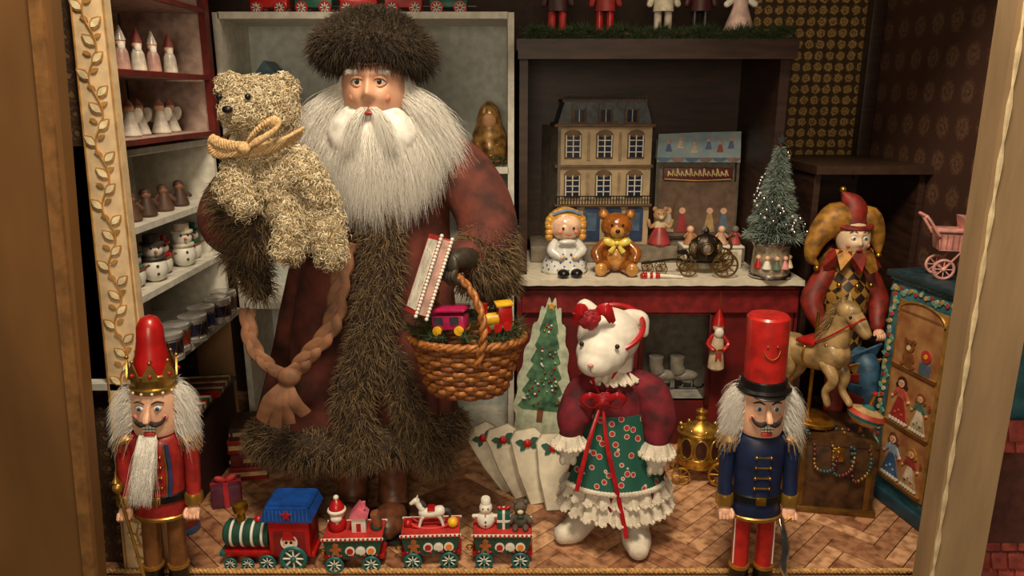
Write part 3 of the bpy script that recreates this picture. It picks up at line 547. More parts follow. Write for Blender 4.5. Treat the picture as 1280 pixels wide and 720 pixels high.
def wagon(loc,rot,kind):
    b=B()
    b.box((0,0,.019),(.094,.034,.009),RED,bev=.002); b.prism([(-.038,.022),(.038,.022),(.046,.056),(-.046,.056)],-.025,.025,DGR)
    b.box((0,-.026,.056),(.095,.003,.004),WHITE,bev=.001); b.box((0,.026,.056),(.095,.003,.004),WHITE,bev=.001)
    for k in range(14): b.box((-.044+k*.0068,-.0278,.056),(.003,.002,.0042),RED)
    b.box((0,0,.0555),(.09,.05,.004),m(180,40,36,.7))
    GB=m(150,84,40,.6)
    def ginger(x): b.at((x,-.0255,.037)); b.prism(circ(.0045,12,0,.009),-.0018,0,GB); b.prism([(-.009,.003),(-.009,-.0005),(-.004,-.0005),(-.007,-.011),(-.003,-.011),(0,-.005),(.003,-.011),(.007,-.011),(.004,-.0005),(.009,-.0005),(.009,.003),(.003,.005),(-.003,.005)],-.0018,0,GB); b.at()
    ginger(-.026)
    for x,c in ((-.004,RED),(.012,WHITE),(.028,m(210,120,40))): b.at((x,-.0255,.036)); b.prism(circ(.0075),-.0015,0,WHITE); b.prism(circ(.005),-.0025,0,c); b.at()
    for k in range(9): b.sph((-.036+k*.009,-.0265,.028+.002*(k%2)),.0022,GREEN if k%2 else RED,seg=8,rings=6)
    for x in (-.028,.028):
        for y in (-.028,.028): wheel(b,x,y-.002*(1 if y<0 else -1),.0145,.0145,TEAL,DGR)
    b.ring((-.052,0,.02),.005,.0012,GOLD,seg=14,sec=5)
    z=.057
    if kind==0:
        b.sph((-.026,0,z+.012),(.014,.014,.014),RED); b.sph((-.026,0,z+.03),.012,SKIN); b.lathe([(.0125,0),(.0115,.008),(.006,.016),(.001,.02)],RED,c=(-.026,0,z+.034)); b.ring((-.026,0,z+.035),.0118,.0028,WHITE); b.sph((-.026,0,z+.056),.0042,WHITE); b.sph((-.026,-.008,z+.024),(.009,.006,.006),WHITE)
        for x in (-.03,-.022): b.sph((x,-.0112,z+.033),.0014,BLACK,seg=8,rings=6)
        b.box((.008,0,z+.014),(.022,.02,.028),WHITE,bev=.001); b.prism([(-.006,z+.026),(.022,z+.026),(.008,z+.044)],-.013,.013,m(216,110,130,.5)); b.box((.008,-.0105,z+.009),(.007,.001,.014),RED); b.box((.016,0,z+.042),(.005,.005,.012),m(216,110,130,.5))
        b.box((.034,0,z+.018),(.013,.018,.026),m(124,74,44,.6),rot=(0,-15,0),bev=.004); b.sph((.034,0,z+.006),.009,GREEN)
    elif kind==1:
        for yy in (-.008,.008): b.tube([(-.03,yy,z+.01),(-.02,yy,z+.003),(.0,yy,z),(.02,yy,z+.003),(.03,yy,z+.01)],.0018,m(200,60,60),seg=6,sub=4)
        b.tube([(-.012,0,z+.024),(0,0,z+.023),(.014,0,z+.026)],[.008,.0078,.009],WHITE,seg=12,sub=4,rounded=True); b.tube([(-.012,0,z+.028),(-.02,0,z+.04),(-.022,0,z+.045),(-.03,0,z+.04)],[.006,.0045,.005,.003],WHITE,seg=10,sub=4,rounded=True)
        for x,y in ((-.012,-.006),(-.012,.006),(.013,-.006),(.013,.006)): b.tube([(x,y,z+.02),(x*1.3,y,z+.012),(x*1.5,y*1.2,z+.003)],[.003,.0024,.002],WHITE,seg=8,sub=3)
        b.tube([(-.014,0,z+.044),(-.01,0,z+.036),(-.009,0,z+.03)],[.002,.004,.002],m(60,60,66),seg=6); b.tube([(.02,0,z+.028),(.028,0,z+.025),(.03,0,z+.012)],[.003,.004,.001],m(60,60,66),seg=8,sub=3); b.box((.001,0,z+.032),(.012,.017,.003),RED,bev=.001)
        for s in (-.003,.003): b.cyl((-.021,s,z+.047),(-.02,s,z+.053),.0018,WHITE,.0004,seg=6)
        b.sph((.034,-.004,z+.008),.0085,YELLOW); b.sph((-.036,.0,z+.006),.007,RED)
    else:
        b.sph((-.026,0,z+.012),.0145,WHITE); b.sph((-.026,0,z+.032),.0105,WHITE); b.sph((-.026,-.011,z+.031),(.0015,.005,.0015),m(220,110,30)); b.lathe([(.0075,0),(.0075,.008),(.006,.01)],WHITE,c=(-.026,0,z+.04))
        for x in (-.03,-.022): b.sph((x,-.0095,z+.035),.0013,BLACK,seg=8,rings=6)
        for zz in (.008,.015): b.sph((-.026,-.0142,z+zz),.0016,BLACK,seg=8,rings=6)
        for s in (-1,1): b.tube([(-.026+s*.012,0,z+.018),(-.026+s*.019,-.004,z+.02)],.003,WHITE,seg=8,rounded=True)
        b.box((.002,0,z+.014),(.02,.02,.028),m(24,84,74,.45),bev=.001); b.box((.002,-.0003,z+.014),(.004,.0212,.0285),WHITE); b.box((.002,0,z+.014),(.0206,.0212,.004),WHITE)
        for s in (-1,1): b.sph((.002+s*.005,0,z+.031),(.006,.003,.003),RED,rot=(0,s*-25,0))
        TB=m(84,76,66,.8); b.sph((.028,0,z+.012),(.012,.011,.014),TB); b.sph((.028,0,z+.033),.0105,TB); b.sph((.028,-.0095,z+.03),(.005,.004,.004),CREAM)
        for s in (-1,1): b.sph((.028+s*.008,0,z+.042),.0042,TB); b.sph((.028+s*.004,-.0095,z+.035),.0013,BLACK,seg=8,rings=6); b.tube([(.028+s*.01,-.002,z+.018),(.028+s*.016,-.008,z+.012)],.004,TB,seg=8,rounded=True); b.sph((.028+s*.008,-.012,z+.004),(.005,.008,.005),TB)
        b.sph((.028,-.0105,z+.022),(.006,.002,.003),GREEN)
    b.done('toy_train_wagon',loc=loc,rot=rot)
loco(); wagon((-.245,1.022,0),(0,0,2),0); wagon((-.127,1.032,0),(0,0,3),1); wagon((-.015,1.032,0),(0,0,0),2)
# ================================================================ BUNNY DOLL
def ruffle(b,cx,cy,z,rx,ry,h,mat,amp=.006,n=22,flare=.01):
    a=np.linspace(0,2*np.pi,n*8,endpoint=False); rg=[]
    for t in np.linspace(0,1,6):
        w=amp*t*np.sin(a*n); rg.append(np.stack([cx+(rx+flare*t+w)*np.cos(a),cy+(ry+flare*t+w)*np.sin(a),z-h*t+.003*t*np.sin(a*n*2)],1)[::-1])
    rg=np.array(rg); b.loft(rg,mat,caps=False)
    for k in range(n*2): q=2*np.pi*k/(n*2); b.sph((cx+(rx+flare+amp*math.sin(q*n))*math.cos(q),cy+(ry+flare+amp*math.sin(q*n))*math.sin(q),z-h),.0036,mat,seg=6,rings=4)
def rose(b,c,r,mat):
    for k in range(26):
        q=k*2.4; rr=r*math.sqrt(k/26)*.8; b.sph((c[0]+rr*math.cos(q),c[1]-r*.5+rr*.45,c[2]+rr*math.sin(q)),(r*.38,r*.14,r*.3),mat,rot=(20*math.sin(q),-math.degrees(q)+90,25*math.cos(q)),seg=10,rings=6)
def bunny():
    X=-.008; O=Vector((.162,1.09,0)); e=empty('rabbit_doll',O); FU=m(222,214,198,.85,0,.05,bump=.35,bs=500); VEL=m(96,20,32,.85,0,.3,sc=40); LACE=m(222,212,194,.8,0,.06,bump=.6,bs=600)
    RIB=m(170,26,32,.3,0,.1); APR=voro('floral_apron',((176,40,44),(196,180,160),(22,84,70)),68,lo=.26,hi=.33)
    dy=.02
    b=B(); b.at((X,dy,0))
    b.tube([(.15,1.07,.13),(.135,1.08,.06),(.13,1.085,.03)],[.028,.024,.024],FU,seg=14,sub=4,rounded=True); b.tube([(.13,1.085,.024),(.11,1.06,.02),(.092,1.05,.018)],[.022,.022,.017],FU,seg=14,sub=4,rounded=True)
    b.tube([(.205,1.07,.13),(.208,1.055,.06),(.208,1.05,.03)],[.028,.024,.024],FU,seg=14,sub=4,rounded=True); b.tube([(.208,1.05,.026),(.208,1.025,.022),(.207,1.008,.02)],[.024,.024,.019],FU,seg=14,sub=4,rounded=True)
    b.done('legs',parent=e,world=O,remesh=.0025)
    b=B(); b.at((.004+X,dy,-.002)); HD=m(232,226,214,.5,0,.04)
    b.sph((.153,1.065,.355),(.049,.046,.045),HD); b.sph((.14,1.038,.338),(.04,.036,.035),HD); b.sph((.13,1.022,.328),(.029,.023,.023),HD); b.tube([(.165,1.07,.33),(.168,1.07,.29)],[.03,.026],HD)
    b.tube([(.185,1.075,.385),(.205,1.08,.378),(.21,1.08,.355)],[.011,.012,.008],HD,seg=12,sub=4,rounded=True); b.tube([(.13,1.085,.39),(.117,1.09,.397),(.11,1.085,.39)],[.01,.011,.008],HD,seg=12,sub=4,rounded=True)
    b.done('head',parent=e,world=O,remesh=.0022,smooth=8)
    b=B(); b.at((.004+X,dy,-.002)); b.sph((.1075,1.0215,.357),.0036,BLACK); b.sph((.158,1.006,.358),.0036,BLACK); b.sph((.119,1.0,.331),(.0045,.003,.003),m(200,140,130,.4)); b.tube([(.119,1.0005,.328),(.12,1.002,.32),(.127,1.0015,.317)],.0008,m(150,100,90),seg=5,sub=3)
    b.ring((.157,1.067,.368),.0485,.0042,RIB,rot=(28,-14,0),seg=40); rose(b,(.118,1.02,.396),.017,m(150,26,38,.6))
    for s,l in ((1,.035),(-1,.025),(.6,.05)): b.tube([(.12,1.025,.398),(.12+s*l*.6,1.015,.398+.014),(.12+s*l,1.025,.39)],[.002,.01,.004],RIB,seg=8,sub=5,flat=.25)
    for dx,dz in ((-.02,.02),(-.026,.005)): b.tube([(.118,1.02,.4),(.118+dx,1.02,.4+dz)],[.003,.001],RIB,seg=6,flat=.3)
    b.done('headband',parent=e,world=O)
    b=B(); b.at((X,dy,0)); a=np.linspace(0,2*np.pi,96,endpoint=False); rg=[]
    for z,rx,ry in ((.085,.08,.065),(.11,.079,.064),(.15,.068,.056),(.2,.056,.047),(.235,.048,.041),(.26,.05,.041),(.285,.042,.036),(.3,.025,.025)):
        w=1+.05*max(0,(.22-z)/.15)*np.cos(a*14); rg.append(np.stack([.178-(.006 if z>.2 else 0)+rx*w*np.cos(a),1.07+ry*w*np.sin(a),np.full(96,z)],1))
    b.loft(rg,VEL)
    ruffle(b,.178,1.07,.122,.077,.062,.028,LACE,flare=.012); ruffle(b,.178,1.07,.098,.079,.064,.03,LACE,flare=.014)
    ap=[]
    for z,rx,ry in ((.12,.085,.07),(.15,.073,.061),(.2,.06,.051),(.235,.052,.045)):
        q=np.linspace(R(-152),R(-30),30); w=1+.035*max(0,(.22-z)/.15)*np.cos(q*14); o=np.stack([.172+rx*w*np.cos(q),1.07+ry*w*np.sin(q),np.full(30,z)],1); i=o*1; i[:,1]+=.002; ap.append(np.concatenate([o,i[::-1]]))
    b.loft(ap,APR)
    for q in np.linspace(R(-152),R(-30),34): b.sph((.172+.086*math.cos(q),1.07+.072*math.sin(q),.118),(.005,.003,.005),LACE,seg=8,rings=6)
    b.tube([(.14,1.065,.275),(.117,1.052,.262),(.103,1.035,.23),(.099,1.025,.21)],[.022,.027,.027,.018],VEL,seg=20,sub=5,rounded=True)
    b.tube([(.2,1.065,.275),(.225,1.055,.262),(.235,1.04,.225),(.232,1.03,.195)],[.024,.028,.028,.02],VEL,seg=20,sub=5,rounded=True)
    ruffle(b,.096,1.02,.212,.016,.016,.018,LACE,amp=.003,n=10,flare=.01); ruffle(b,.232,1.028,.195,.018,.018,.02,LACE,amp=.003,n=10,flare=.01)
    for c in ((.094,1.018,.184),(.23,1.024,.164)):
        b.sph(c,(.014,.012,.019),FU)
        for k in (-1,0,1): b.sph((c[0]+k*.008,c[1]-.004,c[2]-.014),(.0055,.006,.009),FU)
        b.sph((c[0]+.013,c[1]-.004,c[2]),(.005,.006,.008),FU)
    ruffle(b,.165,1.065,.302,.022,.022,.014,LACE,amp=.004,n=10,flare=.02)
    b.done('dress',parent=e,world=O)
    b=B(); b.at((X,dy,0)); rose(b,(.145,1.018,.266),.016,m(150,26,36,.6))
    def ribbon(p,w=.0034): b.tube(p,[w*.6,w,w,w],RIB,seg=8,sub=8,flat=.2,up=(1,0,0))
    ribbon([(.145,1.018,.262),(.152,1.005,.2),(.17,.996,.12),(.185,.988,.05)]); ribbon([(.143,1.018,.262),(.128,1.004,.22),(.115,.995,.17),(.106,.99,.13)])
    for s in (-1,1): b.tube([(.145,1.015,.266),(.145+s*.02,1.005,.28),(.145+s*.032,1.011,.268),(.145+s*.018,1.009,.258),(.145,1.015,.264)],.0045,RIB,seg=8,sub=6,flat=.25); b.tube([(.145+s*.004,1.023,.27),(.145+s*.015,1.033,.295),(.15+s*.02,1.045,.305)],.003,RIB,seg=6,sub=4,flat=.3)
    b.done('ribbon_and_rose',parent=e,world=O)
bunny()
# ================================================================ CARDS
b=B(); CW=m(222,214,192,.7,0,.05); CE_=m(150,140,116,.8)
for i,(x,y,ang) in enumerate(((-.03,1.235,-30),(-.008,1.22,-21),(.02,1.205,-12),(.048,1.19,-3))):
    b.at((x+.03,y-.008*i,.004),(-14,ang,0)); b.prism([(-.016,0),(.016,0),(.026,.06),(.028,.12),(.018,.134),(-.018,.134),(-.028,.12),(-.026,.06)],-.001,.001,CW); b.prism([(-.018,-.002),(.018,-.002),(.028,.06),(.03,.121),(.019,.136),(-.019,.136),(-.03,.121),(-.028,.06)],.001,.002,CE_)
    rose(b,(.0,-.003,.11),.008,RED)
    for s in (-1,1): b.prism(leafpts(.018,.006),-.003,-.001,GREEN,rot=(0,-90+s*70,0),c=(s*.004,0,.11)); b.prism(leafpts(.015,.005),-.003,-.001,GREEN,rot=(0,-90+s*130,0),c=(s*.004,0,.108))
b.at(); b.done('holly_napkin_fan')
b=B(); out=[]
for i in range(90):
    q=2*math.pi*i/90; rr=1+.05*math.cos(q*18); out.append((.05*rr*math.cos(q)*(1-.3*math.sin(q)),.17+.16*rr*math.sin(q)))
b.prism(out,-.0015,.0015,m(176,184,160,.7))
TG=m(30,70,50,.6,alt=(84,128,92))
for k in range(6):
    w=.046-.0055*k; z=.115+.031*k; pts=[(-w,z)]+[(-w+2*w*(j+.5)/5,z-.006) for j in range(5)]+[(w,z),(w*.3,z+.05),(-w*.3,z+.05)]; b.prism(pts,-.003-.0005*k,-.001,TG)
b.prism(star(.009),-.006,-.001,GOLD,c=(0,0,.318)); b.box((0,-.002,.1),(.012,.002,.03),BROWN)
for k in range(50): z=.12+.165*rng.random(); w=.04*(1-(z-.115)/.2); b.sph((w*rng.uniform(-1,1),-.0065,z),.0024,(RED,GOLD,WHITE,m(150,170,150))[k%4],seg=8,rings=6)
b.done('christmas_tree_card',loc=(.045,1.345,.0),rot=(-10,6,0))
# ================================================================ COUNTER TOYS
def dollhouse():
    b=B(); ST=m(190,168,134,.65,0,.08,sc=30); RF=m(92,100,106,.5,0,.15,sc=90); WN=m(34,42,66,.25); LN=m(110,86,60,.6); BL=m(50,70,104,.5)
    b.box((0,0,.125),(.2,.1,.25),ST,bev=.001); b.prism([(-.1,.25),(.1,.25),(.085,.3),(-.085,.3)],-.05,.05,RF); b.box((0,0,.302),(.178,.09,.006),LN); b.box((0,-.002,.252),(.212,.11,.007),LN,bev=.002)
    for zz in (.085,.168): b.box((0,-.003,zz),(.208,.106,.006),LN,bev=.001)
    for z in (.105,.188):
        for x in (-.066,0,.066):
            b.box((x,-.0505,z+.022),(.036,.004,.052),LN,bev=.001); b.box((x,-.0525,z+.022),(.029,.003,.045),WN)
            for dx in (-.0145,0,.0145): b.box((x+dx,-.0545,z+.022),(.0022,.001,.045),WHITE)
            for dz in (.01,.022,.034): b.box((x,-.0545,z+dz),(.029,.001,.0018),WHITE)
            b.prism(circ(.0155,16,x,z+.048,1,.5),-.0548,-.05,LN)
        for x in (-.033,.033): b.box((x,-.051,z+.022),(.006,.004,.058),m(160,138,104))
    for x in (-.055,0,.055): b.box((x,-.048,.274),(.03,.014,.034),LN,bev=.001); b.box((x,-.0555,.272),(.02,.002,.024),WN); b.prism(circ(.015,16,x,.291,1,.5),-.057,-.04,RF); b.box((x,-.057,.272),(.0015,.001,.024),WHITE)
    for x in (-.07,-.023,.023,.07): b.box((x,-.0505,.042),(.036,.004,.07),BL,bev=.001); b.box((x,-.053,.05),(.02,.002,.04),m(80,104,130,.3)); b.prism(circ(.016,16,x,.078,1,.5),-.0535,-.05,BL)
    for x in np.linspace(-.1,.1,34): b.cyl((x,-.06,.088),(x,-.06,.105),.001,BLACK,seg=5)
    b.box((0,-.06,.106),(.204,.002,.002),BLACK); b.box((0,-.056,.087),(.206,.012,.003),LN)
    for x in np.linspace(-.085,.085,26): b.cyl((x,-.045,.305),(x,-.045,.313),.0009,BLACK,seg=5)
    b.box((0,-.045,.3135),(.172,.0015,.0015),BLACK)
    b.box((-.108,0,.125),(.006,.12,.25),m(120,112,100,.6),rot=(0,0,12)); b.done('dollhouse',loc=(.192,1.625,.40),rot=(0,0,2))
dollhouse()
def theater():
    b=B(); BG=m(140,170,186,.6,0,.1,sc=30,alt=(176,196,200)); b.box((0,.02,.11),(.18,.006,.22),m(120,112,96,.6)); b.prism([(-.09,.172),(.09,.172),(.088,.238),(.0,.236),(-.088,.232)],-.004,0,BG)
    for k in range(6): x=-.075+k*.03; b.prism([(x-.015,.182)]+[(x+.015*math.sin(q),.182-.009*math.cos(q)) for q in np.linspace(-1.5,1.5,8)]+[(x+.015,.182)],-.006,-.004,m(150,120,110,.6) if k%2 else m(96,120,150,.6))
    for x,z in ((-.065,.215),(-.04,.222),(-.01,.212),(.02,.22),(.045,.214),(.068,.222)): b.sph((x,-.004,z),(.0045,.0015,.0055),m(214,180,160),seg=10,rings=6); b.prism([(x-.007,z-.02),(x+.007,z-.02),(x+.003,z-.004),(x-.003,z-.004)],-.0055,-.004,(m(180,90,80),m(220,210,190),m(90,110,150))[int(abs(x)*1000)%3])
    b.box((0,-.004,.147),(.15,.006,.026),m(96,40,40,.5),bev=.003); b.tube([(-.072,-.0075,.136),(0,-.0078,.133),(.072,-.0075,.136)],.0012,m(220,180,110),seg=5,sub=4)
    for k in range(14): x=-.062+k*.0095; b.tube([(x-.003,-.009,.142),(x-.002,-.009,.153+.003*(k%3)),(x+.002,-.009,.145),(x+.004,-.009,.148-.004*(k%2))],.0013,m(236,210,150),seg=5,sub=4)
    b.box((0,-.002,.07),(.17,.004,.12),m(110,88,72,.7))
    for k,x in enumerate((-.06,-.03,.03,.06)): b.prism([(x-.013,.02),(x+.013,.02),(x+.005,.06),(x-.005,.06)],-.006,-.003,(m(190,180,160),m(150,50,50),m(180,150,100),m(90,110,130))[k]); b.prism(circ(.007,14,x,.067),-.006,-.003,SKIN)
    b.box((-.087,.01,.09),(.006,.02,.18),m(90,84,74)); b.box((.087,.01,.09),(.006,.02,.18),m(90,84,74)); b.done('toy_theater',loc=(.405,1.62,.40),rot=(-3,0,-3))
theater()
b=B(); b.box((0,0,.0225),(.12,.05,.045),m(208,200,182,.6),bev=.002); b.box((0,-.0255,.022),(.1,.002,.03),m(176,168,150,.6)); b.box((0,0,.046),(.126,.056,.004),WHITE,bev=.001); b.done('white_box',loc=(.415,1.52,.364))
b=B()
for k,(x,c) in enumerate(((-.045,m(170,120,80)),(-.015,SILVER),(.02,m(190,150,120)),(.048,m(150,60,60)))):
    b.lathe([(.011,0),(.013,.003),(.008,.018),(.005,.026)],c,c=(x,0,0)); b.sph((x,0,.032),.0075,SKIN if k%2==0 else m(120,110,104))
    for s in (-1,1): b.tube([(x+s*.005,0,.024),(x+s*.012,-.003,.017)],.0026,c,seg=6,rounded=True)
b.done('miniature_musicians',loc=(.415,1.515,.412))
def figurine_girl():
    b=B(); CE=m(218,218,212,.15,0,.04,coat=.6); HR=m(206,152,66,.35,coat=.5); SKc=m(232,190,162,.2,coat=.5)
    b.lathe([(.046,.0),(.05,.006),(.046,.024),(.034,.045),(.024,.062),(.02,.07)],CE,sy=.85,seg=32,fn=lambda a,t:1+.04*np.cos(a*8)*(1-t))
    for k in range(30): q=R(-170+k*160/30); z=.012+.04*((k*7)%5)/5; r=.048-.3*max(0,z-.01); b.sph((r*math.cos(q),.85*r*math.sin(q),z),.0028,m(60,80,130,.3),seg=8,rings=6)
    b.sph((0,-.003,.1),(.034,.031,.031),SKc); b.sph((0,.006,.108),(.038,.032,.032),HR)
    for k in range(11): q=R(k*18+0); b.sph((.036*math.cos(q),-.004,.106+.024*math.sin(q)),.0095,HR,seg=10,rings=8)
    for s in (-1,1):
        for z in (.1,.088,.078): b.sph((s*.036,-.006,z),.009,HR,seg=10,rings=8)
        b.tube([(s*.022,-.004,.066),(s*.032,-.02,.05),(s*.016,-.034,.04)],[.01,.012,.007],CE,seg=10,sub=4,rounded=True); b.sph((s*.013,-.037,.04),(.006,.006,.005),SKc)
        b.tube([(s*.014,-.03,.012),(s*.014,-.048,.01)],.009,CE,seg=10,rounded=True); b.sph((s*.014,-.056,.0095),(.0125,.014,.0095),BLACK)
        b.sph((s*.011,-.033,.1),.0028,BLACK,seg=10,rings=6); b.sph((s*.017,-.0295,.092),(.005,.003,.004),m(226,130,110,.3))
    b.tube([(-.005,-.0335,.087),(0,-.0345,.085),(.005,-.0335,.087)],.0011,m(180,50,50),seg=5); b.sph((0,-.026,.07),(.02,.008,.006),CE); b.tube([(-.03,-.012,.126),(0,-.02,.136),(.03,-.012,.126)],.003,m(120,150,190,.3),seg=6,sub=5)
    b.done('girl_figurine',loc=(.107,1.47,.364),rot=(0,0,8),sc=.95)
def figurine_bear():
    b=B(); BR=m(146,84,32,.2,0,.15,coat=.6); TN=m(200,144,74,.25,coat=.5); YB=m(232,204,90,.25,coat=.5)
    b.sph((0,0,.042),(.034,.03,.04),BR); b.sph((0,-.016,.038),(.022,.017,.026),TN); b.sph((0,-.004,.1),(.033,.03,.029),BR); b.sph((0,-.032,.092),(.015,.012,.012),TN); b.sph((0,-.044,.096),(.005,.004,.004),BLACK)
    for s in (-1,1):
        b.sph((s*.028,0,.124),(.0115,.008,.0115),BR); b.sph((s*.028,-.006,.124),(.007,.005,.007),TN); b.sph((s*.011,-.031,.106),.003,BLACK)
        b.tube([(s*.026,-.004,.062),(s*.042,-.016,.045),(s*.038,-.028,.032)],[.011,.012,.01],BR,seg=12,sub=4,rounded=True)
        b.tube([(s*.02,-.01,.016),(s*.03,-.038,.016)],[.016,.014],BR,seg=12,rounded=True); b.sph((s*.032,-.05,.016),(.013,.008,.014),TN)
        b.sph((s*.015,-.032,.07),(.015,.006,.008),YB,rot=(0,s*-20,0)); b.tube([(0,-.033,.068),(s*.014,-.036,.05)],[.003,.006],YB,seg=8,flat=.4)
    b.sph((0,-.036,.07),.005,YB); b.ring((0,-.003,.074),.024,.0045,YB,sy=.9); b.done('bear_figurine',loc=(.21,1.47,.364),rot=(0,0,-4),sc=.95)
figurine_girl(); figurine_bear()
b=B(); b.lathe([(.02,0),(.022,.004),(.014,.024),(.009,.034)],m(160,60,60,.4)); b.sph((0,0,.036),(.011,.009,.012),CREAM); b.sph((0,0,.056),(.013,.011,.012),m(180,140,100,.5)); b.sph((0,-.011,.053),(.005,.005,.004),CREAM)
for s in (-1,1): b.sph((s*.01,0,.067),(.005,.003,.005),m(180,140,100,.5)); b.tube([(s*.008,0,.04),(s*.018,-.004,.034),(s*.022,-.004,.046)],.0035,m(180,140,100,.5),seg=8,sub=3,rounded=True); b.sph((s*.0045,-.0095,.06),.0014,BLACK,seg=8,rings=6)
b.tube([(.022,-.004,.03),(.024,-.004,.075)],.0015,GOLD,seg=6); b.done('mouse_figurine',loc=(.318,1.575,.40),sc=1.15)
def carriage_dark():
    b=B(); BZ=m(48,40,36,.35,.6,.2,sc=120); GD=m(134,104,58,.3,.8)
    def wh(x,y,r):
        b.ring((x,y,r),r*.92,r*.08,GD,rot=(90,0,0),seg=28,sec=6); b.cyl((x,y-.003,r),(x,y+.003,r),r*.16,GD)
        for k in range(5): q=k*math.pi/5; b.cyl((x-r*.9*math.cos(q),y,r-r*.9*math.sin(q)),(x+r*.9*math.cos(q),y,r+r*.9*math.sin(q)),r*.05,GD,seg=5)
    for y in (-.026,.026): wh(.036,y,.026); wh(-.034,y,.019)
    b.lathe([(.005,.028),(.02,.031),(.028,.042),(.031,.056),(.027,.07),(.015,.08),(.004,.084),(.006,.089),(.001,.097)],BZ,sy=.7,fn=lambda a,t:1+.05*np.cos(a*8))
    for q in (-150,-90,-30):
        x,y=.03*math.cos(R(q)),.022*math.sin(R(q)); b.ring((x,y-.001,.057),.011,.0018,GD,rot=(90,0,q+90),seg=18); b.sph((x,y,.057),(.008,.003,.01),m(120,110,100,.2),rot=(0,0,q+90))
    for k in range(8): q=R(k*45); b.tube([(.029*math.cos(q),.02*math.sin(q),.04),(.0315*math.cos(q),.0225*math.sin(q),.056),(.02*math.cos(q),.014*math.sin(q),.077)],.0016,GD,seg=5,sub=4)
    b.tube([(.045,0,.03),(.02,0,.026),(-.03,0,.026),(-.06,0,.03),(-.1,0,.024),(-.125,0,.02)],.0025,BZ,seg=6,sub=5)
    b.tube([(-.03,-.01,.03),(-.04,-.01,.05),(-.055,-.01,.045)],.003,BZ,seg=6,sub=4); b.tube([(.03,0,.035),(.05,0,.055),(.045,0,.075),(.056,0,.08)],.0025,GD,seg=6,sub=4); b.box((-.045,0,.045),(.02,.024,.004),BZ)
    for y in (-.014,.014): wh(-.085,y,.012); wh(-.112,y,.012)
    b.done('ornate_carriage',loc=(.385,1.445,.364),rot=(0,0,-6))
carriage_dark()
b=B(); b.cyl((0,0,.006),(.03,0,.006),.006,RED); b.cyl((.005,0,.006),(.01,0,.006),.0063,WHITE); b.cyl((.016,0,.006),(.021,0,.006),.0063,WHITE); b.tube([(.03,0,.006),(.075,-.004,.004)],[.004,.002],WHITE,seg=10,flat=.6); b.sph((-.002,0,.006),.0065,RED); b.done('toy_whistle',loc=(.26,1.412,.364))
def xmas_tree():
    e=empty('tabletop_christmas_tree',(.51,1.425,.364)); b=B(); b.lathe([(.034,0),(.038,.003),(.036,.012),(.037,.02),(.034,.06),(.037,.068),(.036,.074),(.02,.078)],m(168,156,134,.3,.4,.25,sc=80)); b.ring((0,0,.006),.037,.004,SILVER); b.ring((0,0,.07),.036,.003,SILVER)
    for k in range(5): q=R(-150+k*30); b.lathe([(.007,0),(.009,.002),(.005,.014),(.003,.018)],(RED,WHITE,m(90,110,90),PINK,CREAM)[k],c=(.034*math.cos(q),.034*math.sin(q),.022)); b.sph((.035*math.cos(q),.035*math.sin(q),.044),.005,SKIN,seg=8,rings=6)
    b.cyl((0,0,.07),(0,0,.26),.004,BROWN,.001); b.done('pot',parent=e)
    b=B(); G=m(40,58,50,.6,alt=(168,184,172),isl=True); n=11000; t=rng.random(n)**.65; q=rng.uniform(0,6.28,n); h=.08+.175*(1-t); tier=.72+.28*np.abs(np.sin(h*95)); r=.054*t*tier*rng.uniform(.5,1,n)
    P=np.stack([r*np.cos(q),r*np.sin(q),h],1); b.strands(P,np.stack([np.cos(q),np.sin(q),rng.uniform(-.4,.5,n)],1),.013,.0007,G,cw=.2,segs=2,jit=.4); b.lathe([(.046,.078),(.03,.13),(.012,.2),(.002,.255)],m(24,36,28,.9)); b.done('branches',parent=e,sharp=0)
    b=B()
    for k in range(60): z=.085+.16*((k*.618)%1); r=.06*(1-(z-.08)/.19)+.006; q=k*2.4+.7*math.sin(k); b.sph((r*math.cos(q),r*math.sin(q),z),.0028+.001*(k%3),SILVER if k%3 else m(210,200,190,.3),seg=10,rings=8)
    b.prism(star(.012),-.002,.002,SILVER,c=(0,0,.268)); b.done('ornaments',parent=e)
xmas_tree()
def mini(name,x,c1,c2,skirt=False,y=1.48,z=.812,h=1.1):
    b=B()
    if skirt: b.lathe([(.026,0),(.03,.004),(.022,.03),(.013,.055),(.012,.07)],c1,fn=lambda a,t:1+.06*np.cos(a*9)*(1-t)); b.lathe([(.03,.001),(.032,.005),(.029,.01)],WHITE)
    else:
        b.lathe([(.022,0),(.022,.008),(.02,.01)],c2)
        for s in (-1,1): b.cyl((s*.009,0,.01),(s*.009,0,.05),.0065,c1); b.sph((s*.009,-.006,.013),(.007,.011,.005),BLACK)
        b.lathe([(.018,.048),(.017,.06),(.02,.085),(.012,.092)],c2)
    for s in (-1,1): b.tube([(s*.016,0,.085 if not skirt else .066),(s*.024,-.002,.06)],.0055,c2,seg=8,rounded=True)
    zz=.1 if not skirt else .083; b.sph((0,0,zz),.0125,SKIN); b.lathe([(.013,0),(.013,.018),(.004,.022)],c1 if not skirt else YELLOW,c=(0,0,zz+.006)); b.done(name,loc=(x,y,z),sc=h)
mini('toy_soldier',.085,m(170,36,34),m(60,30,30)); mini('toy_soldier',.175,RED,m(140,40,36)); mini('toy_soldier',.285,m(190,180,165),m(200,190,170)); mini('toy_soldier',.355,BLACK,m(60,24,24)); mini('lady_figurine',.43,m(210,180,170),WHITE,True)
